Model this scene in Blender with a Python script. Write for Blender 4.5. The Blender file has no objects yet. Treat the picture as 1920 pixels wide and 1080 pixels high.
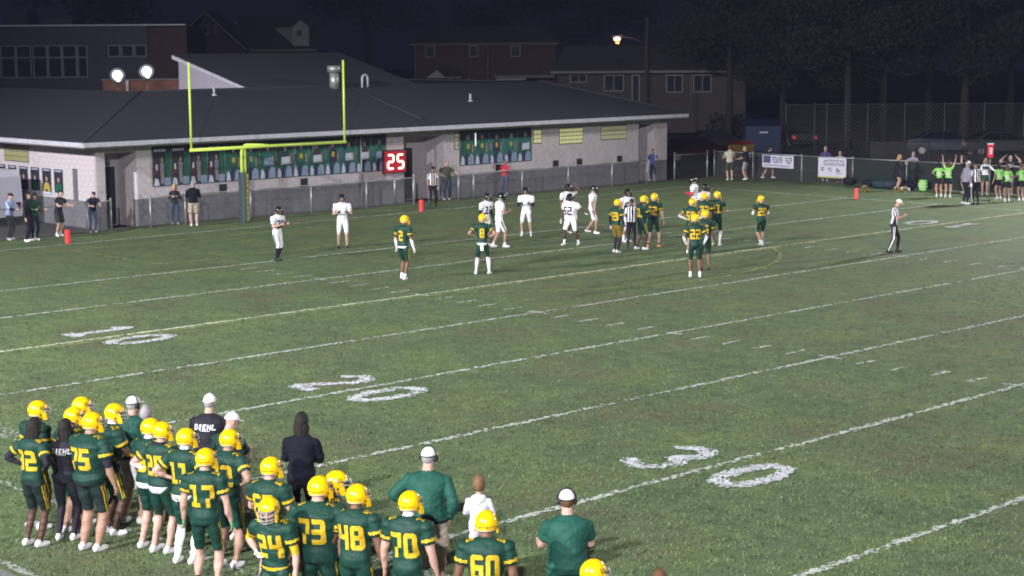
import bpy, bmesh, math, random
import numpy as np
from mathutils import Vector, Matrix, noise
from mathutils.bvhtree import BVHTree
R = math.radians
rnd = random.Random(7)
scene = bpy.context.scene
col = scene.collection

# ------------------------------------------------------------------ camera
CAM = Vector((45.0927, -14.2850, 6.8032)); YAW, PITCH, ROLL = .813623, .139819, -.0069075
fw = Vector((-math.sin(YAW)*math.cos(PITCH), math.cos(YAW)*math.cos(PITCH), -math.sin(PITCH)))
rt = fw.cross(Vector((0, 0, 1))).normalized(); up = rt.cross(fw)
rt, up = math.cos(ROLL)*rt + math.sin(ROLL)*up, -math.sin(ROLL)*rt + math.cos(ROLL)*up
cam = bpy.data.objects.new('camera', bpy.data.cameras.new('camera')); col.objects.link(cam)
cam.data.sensor_width = 36; cam.data.lens = 60.764; cam.data.clip_end = 2000; cam.data.clip_start = .5
m = Matrix((rt, up, -fw)).transposed().to_4x4(); m.translation = CAM; cam.matrix_world = m
scene.camera = cam

# ------------------------------------------------------------------ night sky
w = bpy.data.worlds.new('World'); scene.world = w; w.use_nodes = True
nt = w.node_tree; nt.nodes.clear()
sky = nt.nodes.new('ShaderNodeTexSky'); sky.sky_type = 'NISHITA'; sky.sun_disc = False
sky.sun_elevation = R(-5); sky.sun_rotation = R(120)
bg = nt.nodes.new('ShaderNodeBackground'); bg.inputs[1].default_value = .15
glow = nt.nodes.new('ShaderNodeBackground'); glow.inputs[0].default_value = (.40, .40, .78, 1); glow.inputs[1].default_value = .0095   # town glow on low cloud
add = nt.nodes.new('ShaderNodeAddShader'); out = nt.nodes.new('ShaderNodeOutputWorld')
nt.links.new(sky.outputs[0], bg.inputs[0]); nt.links.new(bg.outputs[0], add.inputs[0])
nt.links.new(glow.outputs[0], add.inputs[1]); nt.links.new(add.outputs[0], out.inputs[0])
moon = bpy.data.objects.new('moon', bpy.data.lights.new('moon', 'SUN')); col.objects.link(moon)
moon.data.energy = .02; moon.data.angle = R(.5); moon.data.color = (.8, .87, 1); moon.rotation_euler = (R(40), 0, R(60))

# ------------------------------------------------------------------ stadium floodlights on their poles beside the field
FLOODS = [((-4, -36, 24), (-1, 20, 0), 1.75), ((26, -42, 24), (22, 3, 0), 1.45), ((64, -38, 24), (37, 10, 0), 1.7), ((10, 72, 18), (5, 30, 0), .62), ((54, 72, 18), (32, 22, 0), .45)]
FLOOD_POWER = 116000
for i, (p, t, k) in enumerate(FLOODS):
    l = bpy.data.lights.new('floodlight', 'SPOT'); l.energy = FLOOD_POWER*k; l.color = (1, .97, .965)
    l.spot_size = R(78); l.spot_blend = 1.0; l.shadow_soft_size = .5
    o = bpy.data.objects.new('floodlight', l); col.objects.link(o); o.location = p
    o.rotation_euler = (Vector(t) - Vector(p)).to_track_quat('-Z', 'Y').to_euler()
vs = scene.view_settings
vs.view_transform = 'Standard'; vs.look = 'None'; vs.exposure = 0; vs.gamma = 1; vs.use_curve_mapping = False
scene.cycles.use_denoising = True
scene.cycles.filter_width = 1.9; scene.cycles.diffuse_bounces = 2; scene.cycles.glossy_bounces = 2; scene.cycles.max_bounces = 4; scene.cycles.transparent_max_bounces = 6
scene.cycles.sample_clamp_indirect = 4

# ------------------------------------------------------------------ helpers
MATS = {}
def node(nt, t, **k):
    n = nt.nodes.new(t)
    for a, b in k.items(): setattr(n, a, b)
    return n
def mat(name, c, rough=.8, var=0., scale=8., bump=0., bscale=60., spec=.3, metal=0., emit=None, estr=0., alpha=None, squash=None):
    if name in MATS: return MATS[name]
    m = bpy.data.materials.new(name); m.use_nodes = True; nt = m.node_tree
    b = nt.nodes['Principled BSDF']
    c = tuple(c) + (1,)
    b.inputs['Base Color'].default_value = c; b.inputs['Roughness'].default_value = rough
    b.inputs['Specular IOR Level'].default_value = spec; b.inputs['Metallic'].default_value = metal
    if emit: b.inputs['Emission Color'].default_value = tuple(emit) + (1,); b.inputs['Emission Strength'].default_value = estr
    if alpha is not None: b.inputs['Alpha'].default_value = alpha
    if var or bump:
        tc = node(nt, 'ShaderNodeTexCoord'); vec = tc.outputs['Object']
        if squash:
            mp = node(nt, 'ShaderNodeMapping'); mp.inputs['Scale'].default_value = squash
            nt.links.new(vec, mp.inputs[0]); vec = mp.outputs[0]
    if var:
        n = node(nt, 'ShaderNodeTexNoise'); n.inputs['Scale'].default_value = scale; n.inputs['Detail'].default_value = 5
        nt.links.new(vec, n.inputs['Vector'])
        r = node(nt, 'ShaderNodeMapRange'); r.inputs[1].default_value = .3; r.inputs[2].default_value = .7
        r.inputs[3].default_value = 1 - var; r.inputs[4].default_value = 1 + var
        nt.links.new(n.outputs['Fac'], r.inputs[0])
        mx = node(nt, 'ShaderNodeMix', data_type='RGBA', blend_type='MULTIPLY'); mx.inputs[0].default_value = 1
        mx.inputs[6].default_value = c
        nt.links.new(r.outputs[0], mx.inputs[7]); nt.links.new(mx.outputs[2], b.inputs['Base Color'])
    if bump:
        n = node(nt, 'ShaderNodeTexNoise'); n.inputs['Scale'].default_value = bscale; n.inputs['Detail'].default_value = 3
        nt.links.new(vec, n.inputs['Vector'])
        bp = node(nt, 'ShaderNodeBump'); bp.inputs['Strength'].default_value = bump; bp.inputs['Distance'].default_value = .02
        nt.links.new(n.outputs['Fac'], bp.inputs['Height']); nt.links.new(bp.outputs[0], b.inputs['Normal'])
    MATS[name] = m
    return m

class MB:
    """collects shapes; build() links them as ONE mesh object"""
    def __init__(s): s.v = []; s.f = []; s.mi = []; s.ms = []; s.m = 0; s.sm = []
    def mat(s, m):
        if m not in s.ms: s.ms.append(m)
        s.m = s.ms.index(m); return s
    def face(s, idx, smooth=False): s.f.append(tuple(idx)); s.mi.append(s.m); s.sm.append(smooth)
    def add(s, vs, fs, smooth=False):
        b = len(s.v); s.v += [tuple(x) for x in vs]
        for f in fs: s.face([b + i for i in f], smooth)
    def box(s, x0, x1, y0, y1, z0, z1):
        s.add([(x, y, z) for z in (z0, z1) for y in (y0, y1) for x in (x0, x1)],
              [(0, 2, 3, 1), (4, 5, 7, 6), (0, 1, 5, 4), (2, 6, 7, 3), (0, 4, 6, 2), (1, 3, 7, 5)])
    def obox(s, c, ax, ay, az):
        c, ax, ay, az = map(Vector, (c, ax, ay, az))
        s.add([c + ax*x + ay*y + az*z for z in (-1, 1) for y in (-1, 1) for x in (-1, 1)],
              [(0, 2, 3, 1), (4, 5, 7, 6), (0, 1, 5, 4), (2, 6, 7, 3), (0, 4, 6, 2), (1, 3, 7, 5)])
    def prism(s, poly, d):      # polygon of 3D points extruded by vector d
        n = len(poly); d = Vector(d); P = [Vector(p) for p in poly]
        s.add(P + [p + d for p in P], [tuple(range(n))[::-1], tuple(range(n, 2*n))] + [(i, (i+1) % n, n + (i+1) % n, n + i) for i in range(n)])
    def tube(s, pts, r, n=8, cap=True, smooth=True):
        pts = [Vector(p) for p in pts]; rs = r if isinstance(r, (list, tuple)) else [r]*len(pts)
        b = len(s.v); prev = None
        for i, p in enumerate(pts):
            t = (pts[min(i+1, len(pts)-1)] - pts[max(i-1, 0)]).normalized()
            a = prev if prev is not None else (Vector((0, 0, 1)) if abs(t.z) < .9 else Vector((1, 0, 0)))
            u = (a - t*a.dot(t)).normalized(); v = t.cross(u); prev = u
            for k in range(n):
                q = 2*math.pi*k/n; s.v.append(tuple(p + (u*math.cos(q) + v*math.sin(q))*rs[i]))
        for i in range(len(pts)-1):
            for k in range(n): s.face((b+i*n+k, b+i*n+(k+1) % n, b+(i+1)*n+(k+1) % n, b+(i+1)*n+k), smooth)
        if cap:
            s.face([b+k for k in range(n)][::-1]); s.face([b+(len(pts)-1)*n+k for k in range(n)])
    def ball(s, c, r, n=12, k=8, z0=-1, z1=1):
        c = Vector(c); r = (r, r, r) if not isinstance(r, (tuple, list)) else r
        b = len(s.v)
        for i in range(k+1):
            h = z0 + (z1-z0)*i/k; a = math.asin(max(-1, min(1, h)))
            for j in range(n):
                q = 2*math.pi*j/n
                s.v.append((c.x + r[0]*math.cos(a)*math.cos(q), c.y + r[1]*math.cos(a)*math.sin(q), c.z + r[2]*math.sin(a)))
        for i in range(k):
            for j in range(n): s.face((b+i*n+j, b+i*n+(j+1) % n, b+(i+1)*n+(j+1) % n, b+(i+1)*n+j), True)
        s.face([b+j for j in range(n)][::-1], True); s.face([b+k*n+j for j in range(n)], True)
    def mesh(s, name):
        me = bpy.data.meshes.new(name); me.from_pydata(s.v, [], s.f)
        for m in s.ms: me.materials.append(m)
        me.polygons.foreach_set('material_index', s.mi); me.polygons.foreach_set('use_smooth', s.sm)
        me.update(); return me
    def build(s, name, parent=None, loc=None, rz=None):
        o = bpy.data.objects.new(name, s.mesh(name)); col.objects.link(o)
        if parent: o.parent = parent
        if loc is not None: o.location = loc
        if rz is not None: o.rotation_euler = (0, 0, rz)
        return o
def tag(o, label=None, cat=None, group=None, kind=None):
    if label: o['label'] = label
    if cat: o['category'] = cat
    if group: o['group'] = group
    if kind: o['kind'] = kind
    return o
def empty(name, loc=(0, 0, 0), rz=0):
    o = bpy.data.objects.new(name, None); col.objects.link(o); o.location = loc; o.rotation_euler = (0, 0, rz)
    o.empty_display_size = .2; return o
def inst(o, name, parent=None, loc=None, rz=None):
    c = bpy.data.objects.new(name, o.data); col.objects.link(c); c.parent = parent
    if loc is not None: c.location = loc
    if rz is not None: c.rotation_euler = (0, 0, rz)
    return c
YD = .9144; FARY = 53.333*YD

# ------------------------------------------------------------------ grass material shared by turf and tufts
def grass_mat(name, lift=1.0, bump=.7):
    m = bpy.data.materials.new(name); m.use_nodes = True; nt = m.node_tree; L = nt.links.new
    b = nt.nodes['Principled BSDF']; b.inputs['Roughness'].default_value = .75; b.inputs['Specular IOR Level'].default_value = .25
    g = node(nt, 'ShaderNodeNewGeometry')
    def nz(s, d=4, r=.6):
        n = node(nt, 'ShaderNodeTexNoise'); n.inputs['Scale'].default_value = s; n.inputs['Detail'].default_value = d
        n.inputs['Roughness'].default_value = r
        L(g.outputs['Position'], n.inputs['Vector']); return n.outputs['Fac']
    def ramp(fac, stops):
        r = node(nt, 'ShaderNodeValToRGB'); e = r.color_ramp.elements
        e[0].position, e[0].color = stops[0][0], (*stops[0][1], 1); e[1].position, e[1].color = stops[-1][0], (*stops[-1][1], 1)
        for p, c in stops[1:-1]: x = e.new(p); x.color = (*c, 1)
        L(fac, r.inputs[0]); return r.outputs[0]
    def mix(f, a, c, bt='MIX'):
        x = node(nt, 'ShaderNodeMix', data_type='RGBA', blend_type=bt)
        (L(f, x.inputs[0]) if not isinstance(f, float) else setattr(x.inputs[0], 'default_value', f))
        L(a, x.inputs[6]); L(c, x.inputs[7]); return x.outputs[2]
    k = lift
    fine = ramp(nz(9, 6, .75), [(.28, (.062*k, .096*k, .045*k)), (.5, (.098*k, .148*k, .070*k)), (.72, (.138*k, .194*k, .096*k))])
    broad = ramp(nz(.55, 4), [(.28, (.74, .80, .80)), (.5, (1, 1, 1)), (.72, (1.22, 1.16, .95))])
    c = mix(1.0, fine, broad, 'MULTIPLY')
    mid = ramp(nz(2.4, 4, .7), [(.3, (.72, .76, .74)), (.7, (1.25, 1.22, 1.2))])
    c = mix(1.0, c, mid, 'MULTIPLY')
    dirt = ramp(nz(.24, 7, .74), [(.495, (0, 0, 0)), (.70, (.72, .72, .72))])
    dirtc = ramp(nz(14, 3), [(.3, (.088, .078, .045)), (.7, (.155, .132, .082))])
    c = mix(dirt, c, dirtc)
    pale = ramp(nz(5.5, 3, .8), [(.6, (0, 0, 0)), (.78, (.45, .45, .45))])
    palec = ramp(nz(3, 2), [(.3, (.16, .17, .08)), (.7, (.2, .2, .1))])
    c = mix(pale, c, palec)
    L(c, b.inputs['Base Color'])
    if bump:
        bp = node(nt, 'ShaderNodeBump'); bp.inputs['Strength'].default_value = bump; bp.inputs['Distance'].default_value = .05
        L(nz(22, 5, .7), bp.inputs['Height']); L(bp.outputs[0], b.inputs['Normal'])
    MATS[name] = m; return m
GRASS = grass_mat('turf'); TUFT = grass_mat('grass_blades', 1.0, 0)

PAINT = mat('white_field_paint', (.50, .55, .53), .9, .18, 3); PAINTB = mat('heavy_white_paint', (.60, .63, .69), .9, .2, 5)
PAINTY = mat('warm_white_field_paint', (.56, .60, .46), .9, .18, 3); YEL = mat('yellow_field_paint', (.30, .36, .10), .9, .2, 3); FADED = mat('faded_white_paint', (.30, .34, .31), .9, .2, 3)
def dabs(mb, path, wd, per_m, rg, size=(.022, .06), z=.006):
    """chalky paint: ragged little patches scattered along a path, so turf shows between them"""
    for a, b in zip(path[:-1], path[1:]):
        a, b = Vector(a), Vector(b); L = (b-a).length
        if L < 1e-6: continue
        d = (b-a)/L; p = Vector((-d.y, d.x)); k = int(L*per_m + rg.random())
        for _ in range(k):
            t = rg.random()*L; c = a + d*t
            thin = noise.noise((c.x*.9, c.y*.9, 4)) + .5*noise.noise((c.x*3.1, c.y*3.1, 9))
            if thin < -.85 + .85*rg.random(): continue
            wave = .03*noise.noise((c.x*.35, c.y*.35, 1)) + .012*noise.noise((c.x*1.7, c.y*1.7, 2))
            c = c + p*(wave + max(-.62, min(.62, rg.gauss(0, .33)))*wd); r = rg.uniform(*size); zz = z + rg.random()*.008; b0 = len(mb.v); a0 = rg.random()*6
            for q in range(5):
                an = a0 + q*1.2566; e = r*rg.uniform(.6, 1.15); w2 = d*math.cos(an)*e*1.5 + p*math.sin(an)*e*.75; mb.v.append((c.x+w2.x, c.y+w2.y, zz))
            mb.face((b0, b0+1, b0+2, b0+3, b0+4) if True else ())

# ------------------------------------------------------------------ ground, field, markings
def hill(x, y):
    d = max(0., min(1., (-(x + 34)) / 30)); return 2.0*d*d*(3-2*d)
mb = MB().mat(mat('dark_ground', (.035, .037, .03), .95, .35, .6, .4, 8))
n = 40; E0 = 200
gx = [-30 - E0 + 2*E0*i/n for i in range(n+1)] ; gx = sorted(gx + [-64, -58, -52, -46, -40, -34])
gy = [40 - E0 + 2*E0*i/n for i in range(n+1)]
vs_ = [(x, y, hill(x, y) - .03) for y in gy for x in gx]; nx = len(gx)
mb.add(vs_, [(j*nx+i, j*nx+i+1, (j+1)*nx+i+1, (j+1)*nx+i) for j in range(len(gy)-1) for i in range(nx-1)])
tag(mb.build('ground'), kind='structure')
field = MB().mat(GRASS); field.add([(-12.6, -4.1, 0), (140, -4.1, 0), (140, 55.2, 0), (-12.6, 55.2, 0)], [(0, 1, 2, 3)])
field = tag(field.build('field'), kind='structure')
mb = MB().mat(mat('worn_dirt', (.085, .075, .055), .95, .4, 2, .5, 12)); mb.add([(-13.0, 10, -.006), (-12.6, 10, -.006), (-12.6, 56, -.006), (-13.0, 56, -.006)], [(0, 1, 2, 3)])
# a ragged dirt strip that eats into the turf along the fence
b0 = len(mb.v); ys = [10 + i*.5 for i in range(93)]
for y in ys:
    e = -12.15 + .5*(noise.noise((0, y*.35, 3)) + .6*noise.noise((4, y*1.3, 3)))
    mb.v += [(-12.62, y, .004), (e, y, .004)]
for i in range(len(ys)-1): mb.face((b0+2*i, b0+2*i+1, b0+2*i+3, b0+2*i+2))
tag(mb.build('dirt_strip'), kind='structure')
mb = MB().mat(mat('asphalt', (.05, .05, .055), .9, .25, 3, .5, 40)); mb.add([(-60, 55.2, -.012), (140, 55.2, -.012), (140, 90, -.012), (-60, 90, -.012)], [(0, 1, 2, 3)])
mb.add([(-34, 51.5, -.016), (-13.0, 51.5, -.016), (-13.0, 55.2, -.016), (-34, 55.2, -.016)], [(0, 1, 2, 3)])
mb.add([(-34, 5, -.014), (-12.95, 5, -.014), (-12.95, 19.2, -.014), (-34, 19.2, -.014)], [(0, 1, 2, 3)])
tag(mb.build('parking_lot'), kind='structure')
mb = MB().mat(mat('cinder_track', (.16, .165, .17), .95, .35, 30, .6, 80)); mb.add([(-30, -11, .004), (140, -11, .004), (140, -4.05, .004), (-30, -4.05, .004)], [(0, 1, 2, 3)])
tag(mb.build('track'), kind='structure')

prg = random.Random(21)
def stripe(name, a, b, wd, m, per=62, size=(.016, .046)):
    mb = MB().mat(m); dabs(mb, [a, b], wd, per, prg, size); return mb.build(name, field)
for u in range(0, 55, 5):
    stripe('yard_line', (u*YD, 0), (u*YD, FARY), .115 if u != 10 else .13, PAINTY if u == 10 else PAINT, 66 if u != 10 else 95)
stripe('end_line', (-10*YD, 0), (-10*YD, FARY), .13, PAINT)
stripe('sideline', (-10*YD, FARY), (60, FARY), .13, PAINT); stripe('sideline', (-10*YD, -.15), (60, -.15), .3, FADED, 70)
stripe('coach_box_line', (14, -1.85), (60, -1.85), .12, FADED, 30); stripe('track_edge_line', (-10, -3.9), (60, -3.9), .1, FADED)
for row in (FARY/3, 2*FARY/3):
    for u in range(1, 52):
        if u % 5: stripe('hash_mark', (u*YD, row-.33), (u*YD, row+.33), .09, PAINT, 48)
        else: stripe('hash_cross', (u*YD-.32, row), (u*YD+.32, row), .10, PAINT, 60)
# yard numbers: glyph strokes in a 0..1 x 0..1 box
def arc(cx, cy, rx, ry, a0, a1, n=14): return [(cx + rx*math.cos(R(a0+(a1-a0)*i/n)), cy + ry*math.sin(R(a0+(a1-a0)*i/n))) for i in range(n+1)]
GLYPH = {'0': [arc(.5, .5, .42, .44, 0, 360, 28)], '1': [[(.2, .72), (.58, .97), (.58, .05)], [(.2, .05), (.95, .05)]],
         '2': [arc(.5, .72, .4, .24, 170, -30, 14) + [(.1, .06)], [(.1, .06), (.92, .06)]],
         '3': [arc(.45, .73, .42, .22, 160, -90, 14), arc(.45, .28, .46, .24, 90, -165, 14)]}
def yard_number(ch, u, v, flip=1):
    W, H = .92*YD, 1.95*YD; mb = MB().mat(PAINTB)
    for st in GLYPH[ch]: dabs(mb, [((u*YD) + flip*(x-.5)*W, v*YD + flip*(y-.5)*H) for x, y in st], .25, 230, prg, (.014, .040), .012)
    return mb.build('yard_number', field)
for k, u in (('1', 10), ('2', 20), ('3', 30), ('3', 40)):
    yard_number(k, u-.95, 7.5); yard_number('0', u+.92, 7.5)
    yard_number(k, u+.95, 53.33-7.5, -1); yard_number('0', u-.92, 53.33-7.5, -1)
def ypoly(pts):
    for a, b in zip(pts[:-1], pts[1:]): stripe('soccer_line', a, b, .1, YEL, 42)
ypoly([(-7.46, 2), (-7.46, 46)]); ypoly([(-7.3, 14.85), (-1.95, 14.9), (-1.95, 33.9), (-7.3, 33.9)])
ypoly([(9.4, 4.2), (9.4, 44.6)])
ypoly([(3.6+9.15*math.cos(R(a)), 24.4+9.15*math.sin(R(a))) for a in range(-52, 53, 8)])

# grass tufts: short real blades over the part of the turf nearest the stand
def tufts():
    rg = np.random.default_rng(3)
    k = 330000; P = np.stack([rg.uniform(-6, 46, k), rg.uniform(-3.8, 34, k)], 1); d = P - np.array([CAM.x, CAM.y])
    dep = d @ np.array([fw.x, fw.y]); lat = d @ np.array([rt.x, rt.y])
    P = P[(np.abs(lat) < dep*.36 + 1.5) & (rg.uniform(0, 1, k) < np.clip((24/dep)**2, 0, 1)*np.clip((62-dep)/20, 0, 1))]    # thins out with distance; nothing outside the view
    N = len(P)*3; P = np.repeat(P, 3, 0)
    a = rg.uniform(0, 2*np.pi, N); h = rg.uniform(.015, .042, N); w_ = rg.uniform(.006, .012, N); ln = rg.uniform(.01, .05, N)
    c = P + rg.normal(0, .02, (N, 2))
    V = np.zeros((N, 3, 3)); dx, dy = np.cos(a), np.sin(a)
    V[:, 0, 0] = c[:, 0] - dy*w_; V[:, 0, 1] = c[:, 1] + dx*w_
    V[:, 1, 0] = c[:, 0] + dy*w_; V[:, 1, 1] = c[:, 1] - dx*w_
    V[:, 2, 0] = c[:, 0] + dx*ln; V[:, 2, 1] = c[:, 1] + dy*ln; V[:, 2, 2] = h
    me = bpy.data.meshes.new('grass'); me.vertices.add(N*3); me.vertices.foreach_set('co', V.ravel())
    me.loops.add(N*3); me.loops.foreach_set('vertex_index', np.arange(N*3, dtype=np.int32))
    me.polygons.add(N); me.polygons.foreach_set('loop_start', np.arange(0, N*3, 3, dtype=np.int32))
    me.materials.append(TUFT); me.update(calc_edges=True); me.validate()
    o = bpy.data.objects.new('grass', me); col.objects.link(o)
    tag(o, 'short mown grass blades of the football field', 'grass', kind='stuff')
tufts()

# ------------------------------------------------------------------ people
def cloth(name, c, rough=.75, var=.16, bump=.55, spec=.25): return mat(name, c, rough, var, 11, bump, 22, spec)
GREEN = cloth('green_jersey', (.0062, .039, .028), .6); GREENP = cloth('green_pants', (.006, .037, .027), .55); GREENC = cloth('green_coach_cloth', (.010, .068, .052), .7)
GOLD = cloth('gold_trim', (.54, .36, .018), .6, .1); WHITEJ = cloth('white_jersey', (.72, .72, .78), .6, .05); WHITEC = cloth('white_cloth', (.76, .76, .82), .7, .05)
BLACK = cloth('black_cloth', (.012, .012, .02), .75); NAVY = cloth('navy_cloth', (.012, .013, .03), .8); JACKET = cloth('dark_jacket', (.009, .010, .017), .9, spec=.1)
KHAKI = cloth('khaki_cloth', (.36, .30, .25), .8); JEANS = cloth('denim', (.05, .075, .16), .8); GREY = cloth('grey_cloth', (.25, .25, .28), .8); BLUE = cloth('blue_cloth', (.05, .08, .3), .7)
LTBLUE = cloth('light_blue_cloth', (.28, .36, .55), .7); RED = cloth('red_cloth', (.5, .03, .06), .7); LIME = cloth('lime_vest', (.28, .62, .16), .6, .05); OLIVE = cloth('olive_cloth', (.05, .055, .035), .8)
TAN = cloth('pale_tan_shirt', (.4, .38, .3), .8); LILAC = cloth('grey_lilac_cloth', (.26, .24, .34), .8); HOOD = cloth('white_hoodie', (.66, .66, .78), .75, .1)
SKIN = {k: mat('skin_'+k, c, .55, .08, 20, 0, 0, .35) for k, c in dict(light=(.42, .265, .215), tan=(.30, .18, .135), brown=(.14, .072, .045), dark=(.065, .034, .024)).items()}
SHOEW = mat('white_shoe', (.68, .68, .72), .5, .1); SHOEB = mat('black_shoe', (.02, .02, .022), .5); SHOEO = mat('orange_shoe', (.6, .28, .08), .5)
EYE = mat('dark_eye', (.02, .015, .012), .3); LIP = mat('lips', (.28, .11, .1), .5)
HAIRM = dict(black=mat('black_hair', (.012, .010, .009), .7, .3, 60, .6, 90), brown=mat('brown_hair', (.10, .05, .025), .6, .3, 60, .6, 90), blond=mat('blond_hair', (.42, .26, .10), .6, .25, 60, .5, 90), sandy=mat('sandy_hair', (.15, .085, .042), .6, .25, 60, .5, 90), grey=mat('grey_hair', (.28, .27, .29), .7, .3, 60, .6, 90))
HELM_Y = mat('yellow_helmet', (.80, .50, .004), .22, spec=.6); HELM_B = mat('black_helmet', (.012, .012, .016), .16, spec=.7); MASK_G = mat('grey_facemask', (.36, .34, .32), .35, spec=.5); MASK_B = mat('black_facemask', (.02, .02, .022), .35)
RIM = mat('helmet_lining', (.62, .5, .38), .6); MARK = mat('helmet_emblem', (.015, .03, .02), .4); CHROME = mat('chrome_decal', (.75, .75, .8), .2, metal=.4); CAPW = cloth('white_cap', (.80, .78, .84), .75, .04); CAPB = cloth('black_cap', (.015, .015, .022)); HEADSET = mat('headset_plastic', (.02, .02, .022), .4)

def nrm(v): return Vector(v).normalized()
class Body:
    def __init__(s): s.v = []; s.f = []; s.lab = []; s.seg = {}
    def loft(s, rings, lab, n=12):
        """rings: list of (centre, u, v) with u, v half-axis vectors"""
        b = len(s.v)
        for c, u, v in rings:
            for k in range(n):
                q = 2*math.pi*k/n; s.v.append(c + u*math.cos(q) + v*math.sin(q))
        for i in range(len(rings)-1):
            for k in range(n):
                s.f.append((b+i*n+k, b+i*n+(k+1) % n, b+(i+1)*n+(k+1) % n, b+(i+1)*n+k)); s.lab.append(lab)
        for i, rev in ((0, True), (len(rings)-1, False)):
            s.v.append(rings[i][0]); t = len(s.v)-1
            for k in range(n):
                f = (b+i*n+k, b+i*n+(k+1) % n, t); s.f.append(f[::-1] if rev else f); s.lab.append(lab)
    def limb(s, p0, p1, radii, lab, n=10, ext=.5, flat=1.0):
        """tapered tube p0->p1 with rounded ends; radii at equal steps"""
        p0, p1 = Vector(p0), Vector(p1); d = p1-p0; L = d.length; t = d/L
        a = Vector((0, 1, 0)) if abs(t.y) < .8 else Vector((0, 0, 1))
        u = (a - t*a.dot(t)).normalized(); v = t.cross(u); rings = []
        r0, r1 = radii[0], radii[-1]
        for e, q in ((-.95, .3), (-.7, .7)): rings.append((p0 + t*r0*e*ext*2*.6, u*r0*q, v*r0*q*flat))
        for i, r in enumerate(radii): rings.append((p0 + d*(i/(len(radii)-1)), u*r, v*r*flat))
        for e, q in ((.7, .7), (.95, .3)): rings.append((p1 + t*r1*e*ext*2*.6, u*r1*q, v*r1*q*flat))
        s.loft(rings, lab, n); s.seg[lab] = (p0, p1)
    def blob(s, c, r, lab, n=12, k=7, M=None):
        c = Vector(c); rings = []
        for i in range(k):
            a = -math.pi/2 + math.pi*(i+.5)/k; z = math.sin(a); q = math.cos(a)
            cc = Vector((0, 0, z*r[2])); uu = Vector((q*r[0], 0, 0)); vv = Vector((0, q*r[1], 0))
            if M: cc, uu, vv = M @ cc, M @ uu, M @ vv
            rings.append((c+cc, uu, vv))
        s.loft(rings, lab, n)

ARMS = dict(down=((.16, .02, -1), (.05, .16, -1)), loose=((.26, -.05, -1), (.12, .30, -1)), hips=((.72, -.42, -.72), (-.72, .55, -.42)), cross=((.22, .30, -.9), (-.93, .42, .12)),
            chest=((.28, .22, -.9), (-.5, .78, .28)), up=((.42, .12, .9), (.12, .15, 1)), rail=((.28, .62, -.74), (-.30, .93, -.05)), head=((.92, .18, .36), (-.62, .08, .70)), mouth=((.3, .45, -.72), (-.35, .42, .85)),
            fwd=((.22, .38, -.9), (-.02, .95, -.15)), clap=((.22, .45, -.7), (-.38, .72, .62)), wide=((.55, .0, -.83), (.42, .22, -.9)), out=((.75, .1, -.65), (.75, .35, -.25)), back=((.3, -.5, -.8), (-.55, -.45, -.4)), pocket=((.42, -.25, -.9), (-.3, .42, -.85)))
PEOPLE = []
def person(label, at, yaw, H=1.8, outfit='green', arms='loose', la=None, feet=((.11, .02), (.11, -.02)), lean=4, head=0, nod=0, build=1., skin='light', num=None, near=False, group=None, cat='person', **kw):
    PEOPLE.append(dict(label=label, at=at, yaw=yaw, H=H, outfit=outfit, arms=arms, la=la or arms, feet=feet, lean=lean, head=head, nod=nod, build=build, skin=skin, num=num, near=near, group=group, cat=cat, kw=kw))

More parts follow.
